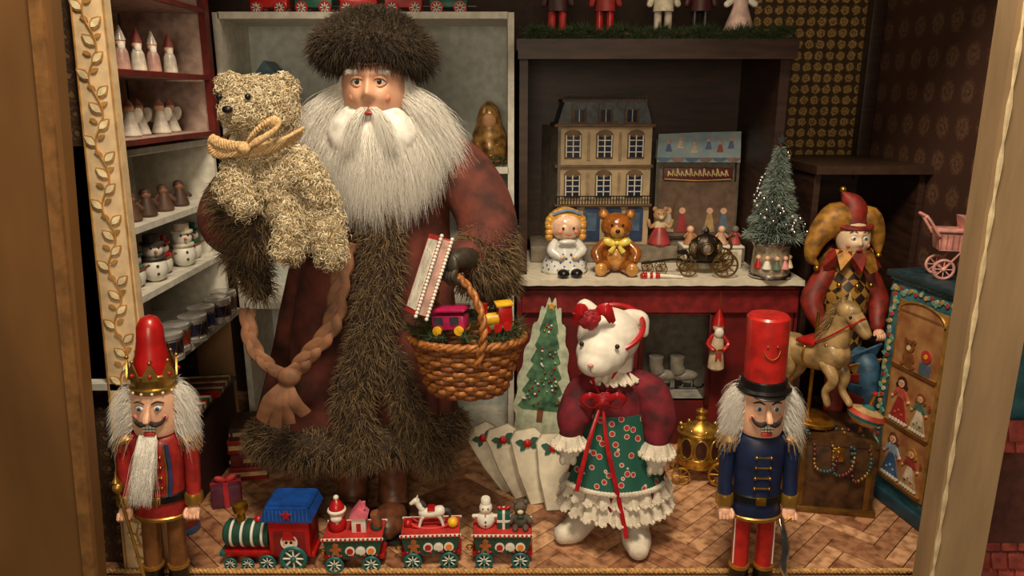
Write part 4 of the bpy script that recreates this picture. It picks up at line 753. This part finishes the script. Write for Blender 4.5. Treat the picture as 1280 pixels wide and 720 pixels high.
def garland(name,p0,p1,n=2600,r=.02):
    b=B(); P0,P1=np.array(p0),np.array(p1); t=rng.random(n)[:,None]; P=P0+(P1-P0)*t; P[:,2]+=.004*np.sin(t[:,0]*40); b.tube([p0,p1],.003,BROWN,seg=6); b.strands(P,rng.normal(0,1,(n,3)),r,.0007,PINE,cw=.1,segs=2); b.done(name,sharp=0)
garland('pine_garland',(.03,1.43,.822),(.51,1.43,.822),5200,.022)
b=B()
for k in range(5):
    x=-.46+k*.085; b.box((x,0,.02),(.07,.03,.016),(RED,GREEN,RED,m(150,40,40),GREEN)[k],bev=.002); b.box((x,0,.036),(.05,.026,.018),(GREEN,RED,YELLOW,GREEN,RED)[k],bev=.002)
    for xx in (-.022,.022):
        for y in (-.018,.018): wheel(b,x+xx,y,.012,.012,RED,m(120,110,100))
    b.cyl((x+.033,0,.016),(x+.052,0,.016),.002,BLACK,seg=6)
b.done('toy_train_set',loc=(.0,1.5,.861))
b=B(); b.lathe([(.028,0),(.036,.012),(.038,.035),(.034,.06),(.026,.08),(.024,.095),(.018,.112),(.004,.124)],m(84,56,28,.3,.3,alt=(170,130,70),sc=70,coat=.5)); b.sph((0,-.022,.085),(.014,.008,.016),m(170,126,84))
for k in range(16): q=k*.4; b.sph((.034*math.cos(q),.034*math.sin(q),.03+.012*math.sin(k*2)),.004,GOLD,seg=8,rings=6)
b.done('nesting_doll',loc=(-.045,1.5,.578))
garland('pine_sprig_garland',(-.09,1.455,.588),(-.01,1.455,.588),500,.014)
b=B(); b.box((0,0,.07),(.08,.06,.14),m(140,130,110,.6),bev=.002); b.prism([(-.05,.14),(.05,.14),(0,.2)],-.036,.036,m(80,110,124,.5)); b.box((0,-.031,.03),(.02,.002,.05),BROWN); b.box((-.02,-.031,.1),(.015,.002,.02),m(40,50,60)); b.box((.02,-.031,.1),(.015,.002,.02),m(40,50,60)); b.done('toy_house',loc=(-.48,1.53,.578))
b=B(); SK2=m(130,124,114,.4)
for dx in (0,.045):
    b.tube([(dx,0,.075),(dx,0,.055),(dx+.004,0,.04)],[.016,.015,.016],SK2,seg=14,sub=4); b.sph((dx+.018,0,.032),(.03,.014,.012),SK2); b.tube([(dx-.015,0,.004),(dx+.05,0,.004),(dx+.06,0,.012)],.0025,SILVER,seg=6,sub=4)
    for x in (-.005,.035): b.cyl((dx+x,0,.004),(dx+x,0,.024),.003,SILVER,seg=8)
b.done('ice_skate_pair',loc=(.31,1.5,.0955))
b=B(); b.tube([(0,0,.125),(0,0,.16)],.0006,GOLD,seg=5); b.lathe([(.012,0),(.016,.004),(.014,.035),(.012,.06),(.008,.075)],m(200,180,150,.5)); b.sph((0,0,.088),(.011,.01,.012),SKIN); b.lathe([(.0125,0),(.01,.012),(.002,.03)],RED,c=(0,0,.094)); b.sph((0,-.008,.078),(.009,.006,.011),WHITE)
for s in (-1,1): b.tube([(s*.01,0,.07),(s*.02,-.006,.055),(s*.01,-.014,.045)],.0045,RED,seg=8,sub=3,rounded=True); b.cyl((s*.006,0,-.004),(s*.006,0,.006),.005,m(60,40,30))
b.ring((0,0,.045),.0145,.002,GOLD); b.box((0,-.013,.03),(.012,.003,.02),m(170,60,50)); b.done('santa_ornament',loc=(.405,1.385,.185))
def coach():
    b=B(); GD=m(182,142,62,.3,.75,.2,sc=90)
    b.lathe([(.02,.024),(.036,.03),(.04,.05),(.04,.075),(.036,.098),(.024,.112),(.008,.12),(.01,.126),(.006,.131),(.011,.14),(.001,.146)],GD,sy=.75,fn=lambda a,t:1+.03*np.cos(a*8))
    for q in (-130,-90,-50): x,y=.0405*math.cos(R(q)),.0305*math.sin(R(q)); b.box((x,y,.072),(.018,.003,.034),m(60,30,26,.3),rot=(0,0,q+90),bev=.001); b.ring((x,y-.001,.072),.012,.0016,m(200,160,80,.3,.8),rot=(90,0,q+90),sy=1.7,seg=20)
    for z in (.05,.1): b.ring((0,0,z),.0405,.003,GD,sy=.75)
    for k in range(9): q=R(k*40); b.sph((.038*math.cos(q),.029*math.sin(q),.108),.004,m(210,176,96,.25,.8),seg=8,rings=6)
    for x,r in ((.04,.026),(-.034,.018)):
        for y in (-.03,.03):
            b.ring((x,y,r),r*.9,r*.1,GD,rot=(90,0,0),sec=6); b.cyl((x,y-.003,r),(x,y+.003,r),r*.2,GD)
            for k in range(4): q=k*math.pi/4; b.cyl((x-r*.9*math.cos(q),y,r-r*.9*math.sin(q)),(x+r*.9*math.cos(q),y,r+r*.9*math.sin(q)),r*.06,GD,seg=5)
    b.cyl((.04,-.03,.026),(.04,.03,.026),.002,GD); b.cyl((-.034,-.03,.018),(-.034,.03,.018),.002,GD); b.tube([(-.034,0,.02),(0,0,.022),(.038,0,.028),(.056,0,.05)],.003,GD,seg=6,sub=4); b.done('golden_coach',loc=(.356,1.285,0),rot=(0,0,-8))
coach()
# ================================================================ JESTER, HORSE, CHEST
def jester():
    O=Vector((.632,1.36,.206)); e=empty('jester_doll',O); HQ=checker('harlequin',(160,118,48),(44,30,26),60,(0,R(45),0)); RD=m(122,36,26,.55,0,.2); GD=m(150,106,42,.55,.15,.25); BLU=m(50,84,110,.5,0,.2)
    b=B(); b.sph((0,-.01,.25),(.03,.03,.037),m(222,196,164,.35,0,.05),seg=48,rings=36,fn=facefn(.22,.08))
    for s in (-1,1): b.sph((s*.0105,-.035,.2545),(.0052,.004,.0042),WHITE,seg=12,rings=8); b.sph((s*.0105,-.0382,.2545),(.0026,.0016,.0028),m(50,90,140,.2),seg=10,rings=8); b.tube([(s*.004,-.038,.264),(s*.011,-.038,.268),(s*.018,-.033,.264)],.0009,m(80,50,34),seg=5,sub=4); b.sph((s*.016,-.033,.241),(.006,.003,.005),m(214,130,108))
    b.sph((0,-.041,.2335),(.006,.0025,.0028),m(170,40,40)); b.done('head',parent=e)
    b=B(); b.tube([(-.005,.01,.27),(-.03,.005,.285),(-.062,0,.25),(-.072,-.005,.215),(-.062,-.01,.2)],[.034,.03,.02,.012,.004],GD,seg=18,sub=6,rounded=True); b.tube([(.008,.01,.27),(.03,.005,.28),(.048,.0,.25),(.052,-.005,.225)],[.034,.028,.016,.006],GD,seg=18,sub=6,rounded=True); b.tube([(0,.006,.275),(-.004,.002,.31),(-.022,.0,.332)],[.035,.024,.005],RD,seg=18,sub=6,rounded=True)
    for p in ((-.062,-.012,.194),(.053,-.006,.217),(-.024,.0,.339)): b.sph(p,.006,GOLD)
    b.ring((0,-.002,.277),.031,.006,RD,rot=(12,0,0)); b.done('jester_hat',parent=e)
    b=B(); b.tube([(0,0,.02),(0,0,.08),(0,0,.15),(0,-.003,.205)],[.04,.04,.045,.02],HQ,seg=24,sub=5,rounded=True)
    for k in range(10):
        q=R(k*36-90); b.at((.0,-.003,.2),(0,0,k*36)); b.prism([(-.018,.006),(0,-.035),(.018,.006)],-.046,-.03,GD if k%2 else RD,rot=(-35,0,0)); b.at(); b.sph((.05*math.cos(q),-.003+.045*math.sin(q),.168),.005,GOLD,seg=10,rings=8)
    b.tube([(-.04,0,.18),(-.064,-.01,.13),(-.055,-.04,.09)],[.02,.022,.013],RD,seg=14,sub=5,rounded=True); b.tube([(.04,0,.18),(.06,-.01,.13),(.05,-.04,.09)],[.02,.021,.013],RD,seg=14,sub=5,rounded=True)
    for s in (-1,1):
        c=(s*.05,-.05,.08); b.sph(c,(.009,.01,.007),SKIN)
        for k in range(4): b.tube([(c[0]-.007+.0045*k,c[1]-.006,c[2]),(c[0]-.007+.0045*k,c[1]-.013,c[2]-.006),(c[0]-.007+.0045*k,c[1]-.01,c[2]-.012)],.0021,SKIN,seg=6,sub=3,rounded=True)
        b.tube([(c[0]-s*.008,c[1],c[2]),(c[0]-s*.012,c[1]-.008,c[2]-.003)],.0025,SKIN,seg=6,rounded=True)
    b.tube([(-.02,-.01,.02),(-.025,-.06,.02),(-.03,-.072,-.05),(-.03,-.075,-.09)],[.024,.022,.018,.014],RD,seg=14,sub=6,rounded=True); b.tube([(.02,-.01,.02),(.03,-.06,.02),(.035,-.07,-.05),(.035,-.075,-.09)],[.024,.022,.018,.014],BLU,seg=14,sub=6,rounded=True)
    for x,c in ((-.03,GD),(.035,RD)): b.tube([(x,-.073,-.09),(x,-.086,-.1),(x,-.1,-.095),(x,-.105,-.082)],[.015,.014,.009,.004],c,seg=10,sub=4,rounded=True)
    for k in range(5): b.at((.02,-.065-.004*k,.05-.022*k),(20,12*k-24,0)); b.prism([(0,-.05),(.033,0),(-.033,0)],-.002,.002,(BLU,GD,RD,BLU,RD)[k])
    b.at(); b.done('body',parent=e,sharp=50)
jester()
def horse():
    b=B(); H=m(160,132,88,.45,0,.2,sc=50,coat=.2)
    b.tube([(.045,0,.125),(.02,0,.12),(-.015,0,.125),(-.035,0,.135)],[.026,.024,.026,.03],H,seg=18,sub=6,rounded=True)
    b.tube([(-.03,0,.14),(-.045,0,.175),(-.05,0,.2),(-.06,0,.215)],[.026,.019,.016,.016],H,seg=16,sub=5,rounded=True); b.tube([(-.052,0,.215),(-.072,-.002,.2),(-.088,-.003,.183)],[.018,.014,.0095],H,seg=14,sub=5,rounded=True)
    for s in (-1,1): b.cyl((-.05,s*.008,.228),(-.048,s*.01,.243),.005,H,.001,seg=8); b.sph((-.068,s*.013,.209),.0028,BLACK,seg=8,rings=6)
    for y in (-.016,.016):
        b.tube([(-.035,y,.12),(-.052,y,.095),(-.05+.01*(y>0),y,.07),(-.066+.02*(y>0),y,.05)],[.013,.009,.0065,.006],H,seg=10,sub=5,rounded=True)
        b.tube([(.045,y,.12),(.038,y,.085),(.056,y,.055),(.05,y,.03),(.045,y,.012)],[.018,.012,.0075,.006,.007],H,seg=10,sub=5,rounded=True)
    MN=m(110,84,50,.7,alt=(180,150,100),isl=True); n=420; t=rng.random(n); P=np.stack([-.018-.03*t+.002,rng.normal(0,.003,n),.15+.085*t],1); b.strands(P,np.stack([np.full(n,.8),rng.normal(0,.5,n),np.full(n,.1)],1),.022,.0007,MN,cw=.8,segs=4); P=np.tile([.068,0,.13],(250,1)); b.strands(P,np.tile([.8,0,.1],(250,1)),.05,.0007,MN,cw=1.0,segs=5,jit=.15)
    b.box((.005,0,.148),(.036,.05,.008),RED,bev=.003); b.ring((.005,0,.125),.026,.002,GOLD,rot=(0,90,0)); b.ring((-.074,0,.197),.0145,.0016,RED,rot=(0,50,0)); b.cyl((.0,0,.0),(.0,0,.2),.003,GOLD); b.lathe([(.05,0),(.052,.006),(.045,.01),(.01,.012)],GOLD,sy=.7); b.tube([(-.07,.012,.197),(-.04,.024,.17),(-.01,.02,.15)],.0015,RED,seg=5,sub=4);b.tube([(-.07,-.012,.197),(-.04,-.026,.17),(-.01,-.02,.15)],.0015,GOLD,seg=5,sub=4)
    for k in range(8): b.sph((-.05+.002*k,-.02+.006*k,.165-.004*abs(k-4)),.0032,GOLD,seg=8,rings=6); b.sph((-.028,-.027+.002*k,.15-.005*k),.003,GOLD,seg=8,rings=6)
    b.done('carousel_horse',loc=(.528,1.222,.152),rot=(0,0,122),sc=1.0)
horse()
b=B(); CH=m(70,46,26,.5,.2,.3,sc=60); b.box((0,0,.066),(.135,.11,.13),CH,bev=.004); b.prism([(-.07,.13)]+[(.07*math.cos(q),.13+.018*math.sin(q)) for q in np.linspace(math.pi,0,10)][1:],-.057,.057,m(80,54,30,.45,.3,.3))
for x in (-.055,.055): b.box((x,-.001,.07),(.01,.113,.135),m(120,90,44,.35,.7),bev=.001)
b.box((0,-.057,.115),(.02,.006,.026),GOLD,bev=.002); b.box((0,0,.006),(.145,.12,.012),m(120,90,44,.35,.7),bev=.002)
BD=[m(50,74,76,.3),m(90,40,40,.3),m(140,110,60,.3,.6)]
for s in range(3):
    P=catmull([(-.05+.03*s,-.03,.15),(-.04+.03*s,-.058,.13),(-.035+.032*s,-.06,.09-.01*s),(-.01+.03*s,-.06,.085),(.0+.026*s,-.06,.12),(.0+.02*s,-.03,.15)],5)
    for i,p in enumerate(P): b.sph(p,.0034,BD[(s+i//4)%3],seg=10,rings=8)
b.done('treasure_chest',loc=(.57,1.215,.0),rot=(0,0,-10))
b=B()
prof=[(.001,0),(.004,.012),(.02,.02),(.031,.03),(.033,.036),(.028,.044),(.012,.05),(.004,.056),(.003,.075),(.006,.078),(.001,.083)]
cs=[GOLD,RED,m(190,160,110),TEAL,m(170,60,40),m(190,160,110),m(50,110,110),GOLD,RED,RED]
for i in range(10): b.lathe(prof[i:i+2],cs[i],seg=32)
b.done('spinning_top',loc=(.596,1.17,.15),rot=(0,16,0),sc=.95)
# ================================================================ BLUE CABINET + STROLLER
def bluecab():
    b=B(); BP=m(34,78,94,.5,0,.2,sc=25,alt=(66,120,130)); GO=m(170,128,62,.4,.4,.15); PN=m(190,146,92,.55,0,.12,sc=28,alt=(150,92,56)); w,d,h=.28,.15,.41
    b.box((0,d/2,h/2),(w,d,h),BP,bev=.003); b.box((0,d/2,h+.004),(w+.016,d+.016,.012),m(36,58,66,.5,0,.2),bev=.003); b.box((0,d/2-.002,.012),(w+.012,d+.012,.024),m(40,70,84,.5),bev=.003)
    for cx in (-.055,.078):
        ww=.115 if cx<0 else .1; b.box((cx,-.001,.21),(ww,.004,.33),GO,bev=.001); b.box((cx,-.003,.205),(ww-.012,.003,.31),PN)
        b.prism([(cx+(ww/2-.003)*math.cos(q),.355+.022*math.sin(q)) for q in np.linspace(0,math.pi,16)],-.0045,-.001,PN); b.tube([(cx+(ww/2-.004)*math.cos(q),-.005,.355+.024*math.sin(q)) for q in np.linspace(0,math.pi,16)],.0018,GO,seg=6)
        for z in (.05,.155,.26): b.box((cx,-.005,z+.0),(ww-.012,.004,.005),m(110,70,38,.5)); b.box((cx,-.005,z+.0035),(ww-.012,.005,.0015),GO)
        def lady(x,z,c1,c2,hair=BROWN,s=1):
            b.at((x,-.0045,z),(0,0,0),s); b.prism([(-.022,0),(.022,0),(.018,.012),(.012,.03),(.006,.045),(-.006,.045),(-.012,.03),(-.018,.012)],-.002,0,c1)
            for k in range(6): b.prism(circ(.0035,8,-.018+k*.0072,.002),-.003,0,WHITE)
            for k in range(3): b.prism(circ(.0022,8,-.008+k*.008,.016+.006*(k%2)),-.0032,0,c2)
            b.prism([(-.013,.018),(.013,.018),(.006,.045),(-.006,.045)],-.0027,0,m(214,200,180,.6)) if s<1 else None
            b.prism([(-.008,.043),(.008,.043),(.009,.062),(-.009,.062)],-.002,0,c2); b.prism(circ(.0105,14,0,.073,1,.95),-.0025,0,hair); b.prism(circ(.0068,14,0,.0705),-.0035,0,SKIN)
            for sx in (-1,1): b.prism(circ(.001,8,sx*.0026,.0715),-.004,0,BLACK); b.prism(circ(.004,10,sx*.01,.066),-.0025,0,hair); b.prism([(sx*.009,.06),(sx*.007,.052),(sx*.017,.042),(sx*.02,.045)][::-sx],-.0025,0,c2); b.prism(circ(.0028,8,sx*.019,.043),-.003,0,SKIN)
            b.prism(circ(.0012,8,0,.0675),-.004,0,RED); b.at()
        lady(cx-.022,.058,m(70,100,140),m(150,170,190)); lady(cx+.024,.058,m(180,150,110),m(150,60,50),m(170,120,50),.9); lady(cx-.02,.163,m(160,50,44),m(190,90,70),m(60,36,24)); lady(cx+.026,.163,m(186,170,130),m(90,120,100),m(140,80,40),.85)
        b.at((cx-.015,-.0045,.265)); TB=m(130,80,42,.6); b.prism(circ(.014,16,0,.016),-.002,0,TB); b.prism(circ(.011,16,0,.038),-.003,0,TB); b.prism(circ(.004,10,-.009,.047),-.003,0,TB); b.prism(circ(.004,10,.009,.047),-.003,0,TB); b.prism(circ(.0045,10,0,.035),-.004,0,CREAM); b.prism(circ(.003,10,-.012,.004),-.004,0,TB); b.prism(circ(.005,10,.012,.004),-.004,0,TB)
        for sx in (-1,1): b.prism(circ(.0012,8,sx*.004,.041),-.004,0,BLACK)
        b.at((cx+.024,-.0045,.265)); b.prism([(-.012,0),(.012,0),(.012,.02),(-.012,.02)],-.002,0,m(90,110,130)); b.prism(circ(.011,14,0,.032),-.002,0,m(180,60,50)); b.prism(circ(.004,14,0,.032),-.003,0,YELLOW); b.at()
        for zz in (.1,.205): b.prism(leafpts(.012,.004),-.0045,-.001,m(90,120,70),rot=(0,-60,0),c=(cx+ww/2-.014,0,zz)); b.prism(circ(.0035,8,cx+ww/2-.012,zz+.012),-.0048,-.001,m(190,70,60))
    for k in range(30): z=.03+k*.0125; b.prism(circ(.004,8,-.128+.003*math.sin(k),z),-.0025,0,(m(200,160,80),m(170,60,50),m(190,180,150))[k%3]); b.prism(leafpts(.013,.004),-.002,0,m(110,160,140),rot=(0,k*67,0),c=(-.128,0,z)); b.prism(circ(.0035,8,.013,z),-.0025,0,(m(200,160,80),m(170,60,50))[k%2]); b.prism(leafpts(.009,.003),-.002,0,m(110,160,140),rot=(0,k*83,0),c=(.013,0,z))
    for k in range(22): b.prism(circ(.0038,8,-.125+k*.0118,.39+.003*(k%2)),-.0025,0,(m(200,160,80),m(170,60,50),m(190,180,150))[k%3]); b.prism(leafpts(.011,.0035),-.002,0,m(110,160,140),rot=(0,k*57,0),c=(-.125+k*.0118,0,.39))
    for k in range(24): b.tube([(-.138+k*.0115,-.003,.405),(-.133+k*.0115,-.005,.409),(-.128+k*.0115,-.003,.405)],.0016,m(90,132,142),seg=5)
    b.done('painted_cabinet',loc=(.69,1.115,0),rot=(0,0,-79))
bluecab()
def stroller():
    b=B(); P=m(222,160,150,.4,coat=.2)
    b.prism([(-.035,.05),(.03,.05),(.037,.082),(-.04,.082)],-.02,.02,P); b.box((0,-.0005,.084),(.084,.046,.005),P,bev=.002)
    b.tube([(.022,-.02,.083),(.036,-.02,.1),(.03,-.02,.112)],.002,P,seg=6,sub=4)
    b.prism([(.0,.084)]+[(.0+.036*math.cos(q),.084+.024*math.sin(q)) for q in np.linspace(0,1.7,9)],-.021,.021,P)
    for y in (-.022,.022):
        b.tube([(-.038,y,.075),(-.055,y,.1),(-.062,y,.108)],.0025,P,seg=8,sub=4)
        for x in (-.025,.027):
            b.ring((x,y,.018),.016,.0024,P,rot=(90,0,0)); b.sph((x,y,.018),.004,P)
            for k in range(4): q=k*math.pi/4; b.cyl((x-.015*math.cos(q),y,.018-.015*math.sin(q)),(x+.015*math.cos(q),y,.018+.015*math.sin(q)),.0012,P,seg=5)
        b.tube([(-.025,y,.018),(0,y,.052),(.027,y,.018)],.0022,P,seg=6)
    b.cyl((-.062,-.022,.108),(-.062,.022,.108),.003,P)
    for x in (-.025,.027): b.cyl((x,-.022,.018),(x,.022,.018),.002,P)
    for k in range(8): b.box((-.034+k*.009,-.0205,.066),(.002,.001,.026),m(190,110,104))
    b.done('doll_stroller',loc=(.732,1.19,.42),rot=(0,0,-14),sc=.95)
stroller()
b=B(); RS=m(150,66,58,.6,0,.2); b.box((.74,.95,.11),(.2,.06,.24),m(90,50,42,.7))
for i in range(9):
    for j in range(10): b.box((.63+j*.024+(.012 if i%2 else 0),.918+.004*i,.05+i*.026),(.022,.01,.03),RS,rot=(-20,0,0),bev=.002)
b.done('shingled_toy_roof')
# ================================================================ LEFT SHELF ITEMS
def snowman(loc,s,hat):
    b=B(); W=m(220,216,206,.5,0,.04); b.sph((0,0,.018),(.018,.018,.019),W); b.sph((0,0,.044),(.014,.014,.013),W); b.lathe([(.016,.052),(.016,.055),(.011,.056),(.011,.066),(.002,.067)],hat); b.sph((0,-.015,.044),(.002,.008,.002),m(210,110,40)); b.ring((0,0,.033),.013,.0036,hat)
    for x in (-.005,.005): b.sph((x,-.0125,.049),.0018,BLACK,seg=8,rings=6)
    for z in (.013,.024): b.sph((0,-.0178,z),.002,BLACK,seg=8,rings=6)
    for x in (-1,1): b.tube([(x*.014,0,.028),(x*.024,-.004,.033)],.002,BROWN,seg=6)
    b.done('snowman_figurine',loc=loc,rot=(0,0,40),sc=s)
for i,(y,h) in enumerate(((1.07,m(150,130,120)),(1.115,m(70,100,80)),(1.16,m(60,50,46)),(1.21,RED),(1.27,m(190,180,160)),(1.33,GREEN))): snowman((-.575-.012*(i%2),y,.422),1.0 if i%2 else 1.15,h)
for i,y in enumerate((1.07,1.12,1.17,1.23,1.29)):
    b=B(); c=m(86,58,44) if i%2 else m(70,46,36); b.lathe([(.013,0),(.015,.004),(.011,.02),(.007,.03)],c); b.sph((0,0,.034),.008,m(130,90,64)); b.sph((0,.002,.037),(.009,.009,.008),c); b.tube([(-.008,0,.026),(-.016,-.004,.018)],.0035,c,seg=6,rounded=True); b.tube([(.008,0,.026),(.016,-.004,.018)],.0035,c,seg=6,rounded=True); b.done('carved_figurine',loc=(-.58,y,.525),rot=(0,0,40),sc=1.0)
PALE=m(196,186,172,.35,coat=.4)
for i,y in enumerate((1.07,1.11,1.15,1.2,1.25,1.31)):
    b=B(); b.lathe([(.012,0),(.015,.003),(.009,.022),(.006,.036)],PALE); b.sph((0,0,.041),.0075,SKIN); b.lathe([(.008,0),(.001,.01)],m(170,120,100),c=(0,0,.044))
    for s in (-1,1): b.sph((s*.012,.006,.03),(.008,.002,.012),PALE,rot=(0,s*20,0))
    b.done('angel_figurine',loc=(-.58-.01*(i%2),y,.65),rot=(0,0,40),sc=1.05)
    b=B(); b.lathe([(.009,0),(.011,.003),(.009,.026),(.006,.033)],PALE if i%2 else m(170,130,120,.4)); b.sph((0,0,.039),.0072,SKIN); b.lathe([(.008,0),(.005,.01),(.001,.02)],m(130,50,46) if i%2 else PALE,c=(0,0,.042)); b.sph((0,-.005,.034),(.005,.004,.007),WHITE); b.done('gnome_figurine',loc=(-.58,y,.747),rot=(0,0,40),sc=1.05)
for i,(y,c) in enumerate(((1.06,BLUE),(1.105,m(70,90,110)),(1.15,m(140,40,40)),(1.2,m(60,90,80)),(1.255,BLUE),(1.31,m(130,44,40)),(1.36,m(90,90,110)))):
    b=B(); SV=m(214,212,208,.22,.7); b.lathe([(.021,0),(.0225,.001),(.0225,.008),(.021,.009),(.021,.034),(.0225,.035),(.0225,.042),(.021,.043),(.001,.0435)],SV); b.lathe([(.0213,.012),(.0213,.031)],m(60,66,96,.25,.7) if i%2 else c)
    for k in range(8): q=k*math.pi/4; b.cyl((.022*math.cos(q),.022*math.sin(q),.008),(.022*math.cos(q+.39),.022*math.sin(q+.39),.035),.0008,GOLD,seg=5); b.cyl((.022*math.cos(q+.78),.022*math.sin(q+.78),.008),(.022*math.cos(q+.39),.022*math.sin(q+.39),.035),.0008,GOLD,seg=5)
    b.done('toy_drum',loc=(-.55+.008*(i%2),y,.308),sc=1.05)
def stack(name,loc,items,rot=0):
    b=B(); z=0
    for (w,d,h,c,rz) in items: b.box((0,0,z+h/2),(w,d,h-.001),c,rot=(0,0,rz),bev=.002); b.box((0,-d/2-.0003,z+h/2),(w*.97,.001,h*.3),m(200,170,120)); z+=h
    b.done(name,loc=loc,rot=(0,0,rot))
b=B(); b.box((-.64,1.24,.08),(.16,.3,.16),m(60,28,22,.7),bev=.003); b.box((-.64,1.24,.163),(.17,.31,.006),m(90,70,50,.6)); b.done('storage_crate')
for i in range(3):
    b=B()
    for k in range(9): b.box((0,-.04+k*.01,.006),(.1,.0095,.01),(RED,m(60,90,60),CREAM)[k%3])
    b.done('striped_textile',loc=(-.60,1.12+i*.1,.167),rot=(0,0,4*i))
stack('book_stack',(-.51,1.32,0),[(.07,.09,.028,m(130,26,24),0),(.068,.085,.024,m(100,34,28),5),(.066,.08,.03,m(150,44,34),-4),(.06,.08,.025,m(70,46,34),2)],10)
b=B(); b.box((0,0,.02),(.05,.045,.04),m(90,40,60,.5),bev=.003); b.box((0,0,.02),(.052,.008,.041),m(180,40,50)); b.box((0,0,.02),(.008,.047,.041),m(180,40,50))
for s in (-1,1): b.sph((s*.009,0,.046),(.011,.005,.006),m(190,60,60),rot=(0,s*-25,0))
b.done('gift_box',loc=(-.515,1.2,0),rot=(0,0,20))
b=B()
for k in range(5): b.lathe([(.02-.001*k,0),(.022-.001*k,.006),(.02-.001*k,.012)],(m(60,80,120,.4),m(130,50,44,.4),m(170,130,60,.4),m(40,80,66,.4),m(130,40,40,.4))[k],c=(0,0,.012*k))
b.done('stacking_rings',loc=(-.55,1.11,0))
b=B(); b.box((0,0,.07),(.05,.05,.14),m(70,28,26,.5),bev=.003)
for k in range(5): b.box((0,-.0255,.02+k*.026),(.045,.002,.012),(GREEN,YELLOW,RED,BLUE,CREAM)[k])
b.done('toy_block_tower',loc=(-.6,1.055,0))
# ================================================================ CAMERA / LIGHT
cam=bpy.data.cameras.new('camera'); co=bpy.data.objects.new('camera',cam); bpy.context.collection.objects.link(co)
co.location=(0,0,.71); co.rotation_euler=(R(90-14.5),0,0); cam.lens=26; cam.sensor_width=36; cam.clip_start=.01; bpy.context.scene.camera=co
def light(name,typ,loc,tgt,en,col,size=.3):
    l=bpy.data.lights.new(name,typ); l.energy=en; l.color=col
    if typ=='AREA': l.size=size
    elif typ in('POINT','SPOT'): l.shadow_soft_size=size
    o=bpy.data.objects.new(name,l); bpy.context.collection.objects.link(o); o.location=loc; o.rotation_euler=(Vector(tgt)-Vector(loc)).to_track_quat('-Z','Y').to_euler(); return o
light('ceiling_lamp','AREA',(.05,.35,1.75),(0,1.15,.2),27,(1,.82,.59),.35)
light('display_fill','POINT',(.25,1.22,1.0),(0,0,0),1.4,(1,.8,.54),.06)  # added fill inside the display, brightens counter and back cabinet
light('cabinet_fill','POINT',(-.33,1.38,.98),(0,0,0),.6,(1,.84,.62),.05)  # second added fill point, lifts the white cabinet interior
light('front_fill','AREA',(-.1,-.6,.8),(0,1.2,.2),9,(1,.8,.56),.5)  # added warm fill from the camera side, for the left panel
w=bpy.data.worlds.new('world'); bpy.context.scene.world=w; w.use_nodes=True; w.node_tree.nodes['Background'].inputs[0].default_value=(1,.8,.58,1); w.node_tree.nodes['Background'].inputs[1].default_value=.05
bpy.context.scene.view_settings.view_transform='Standard'
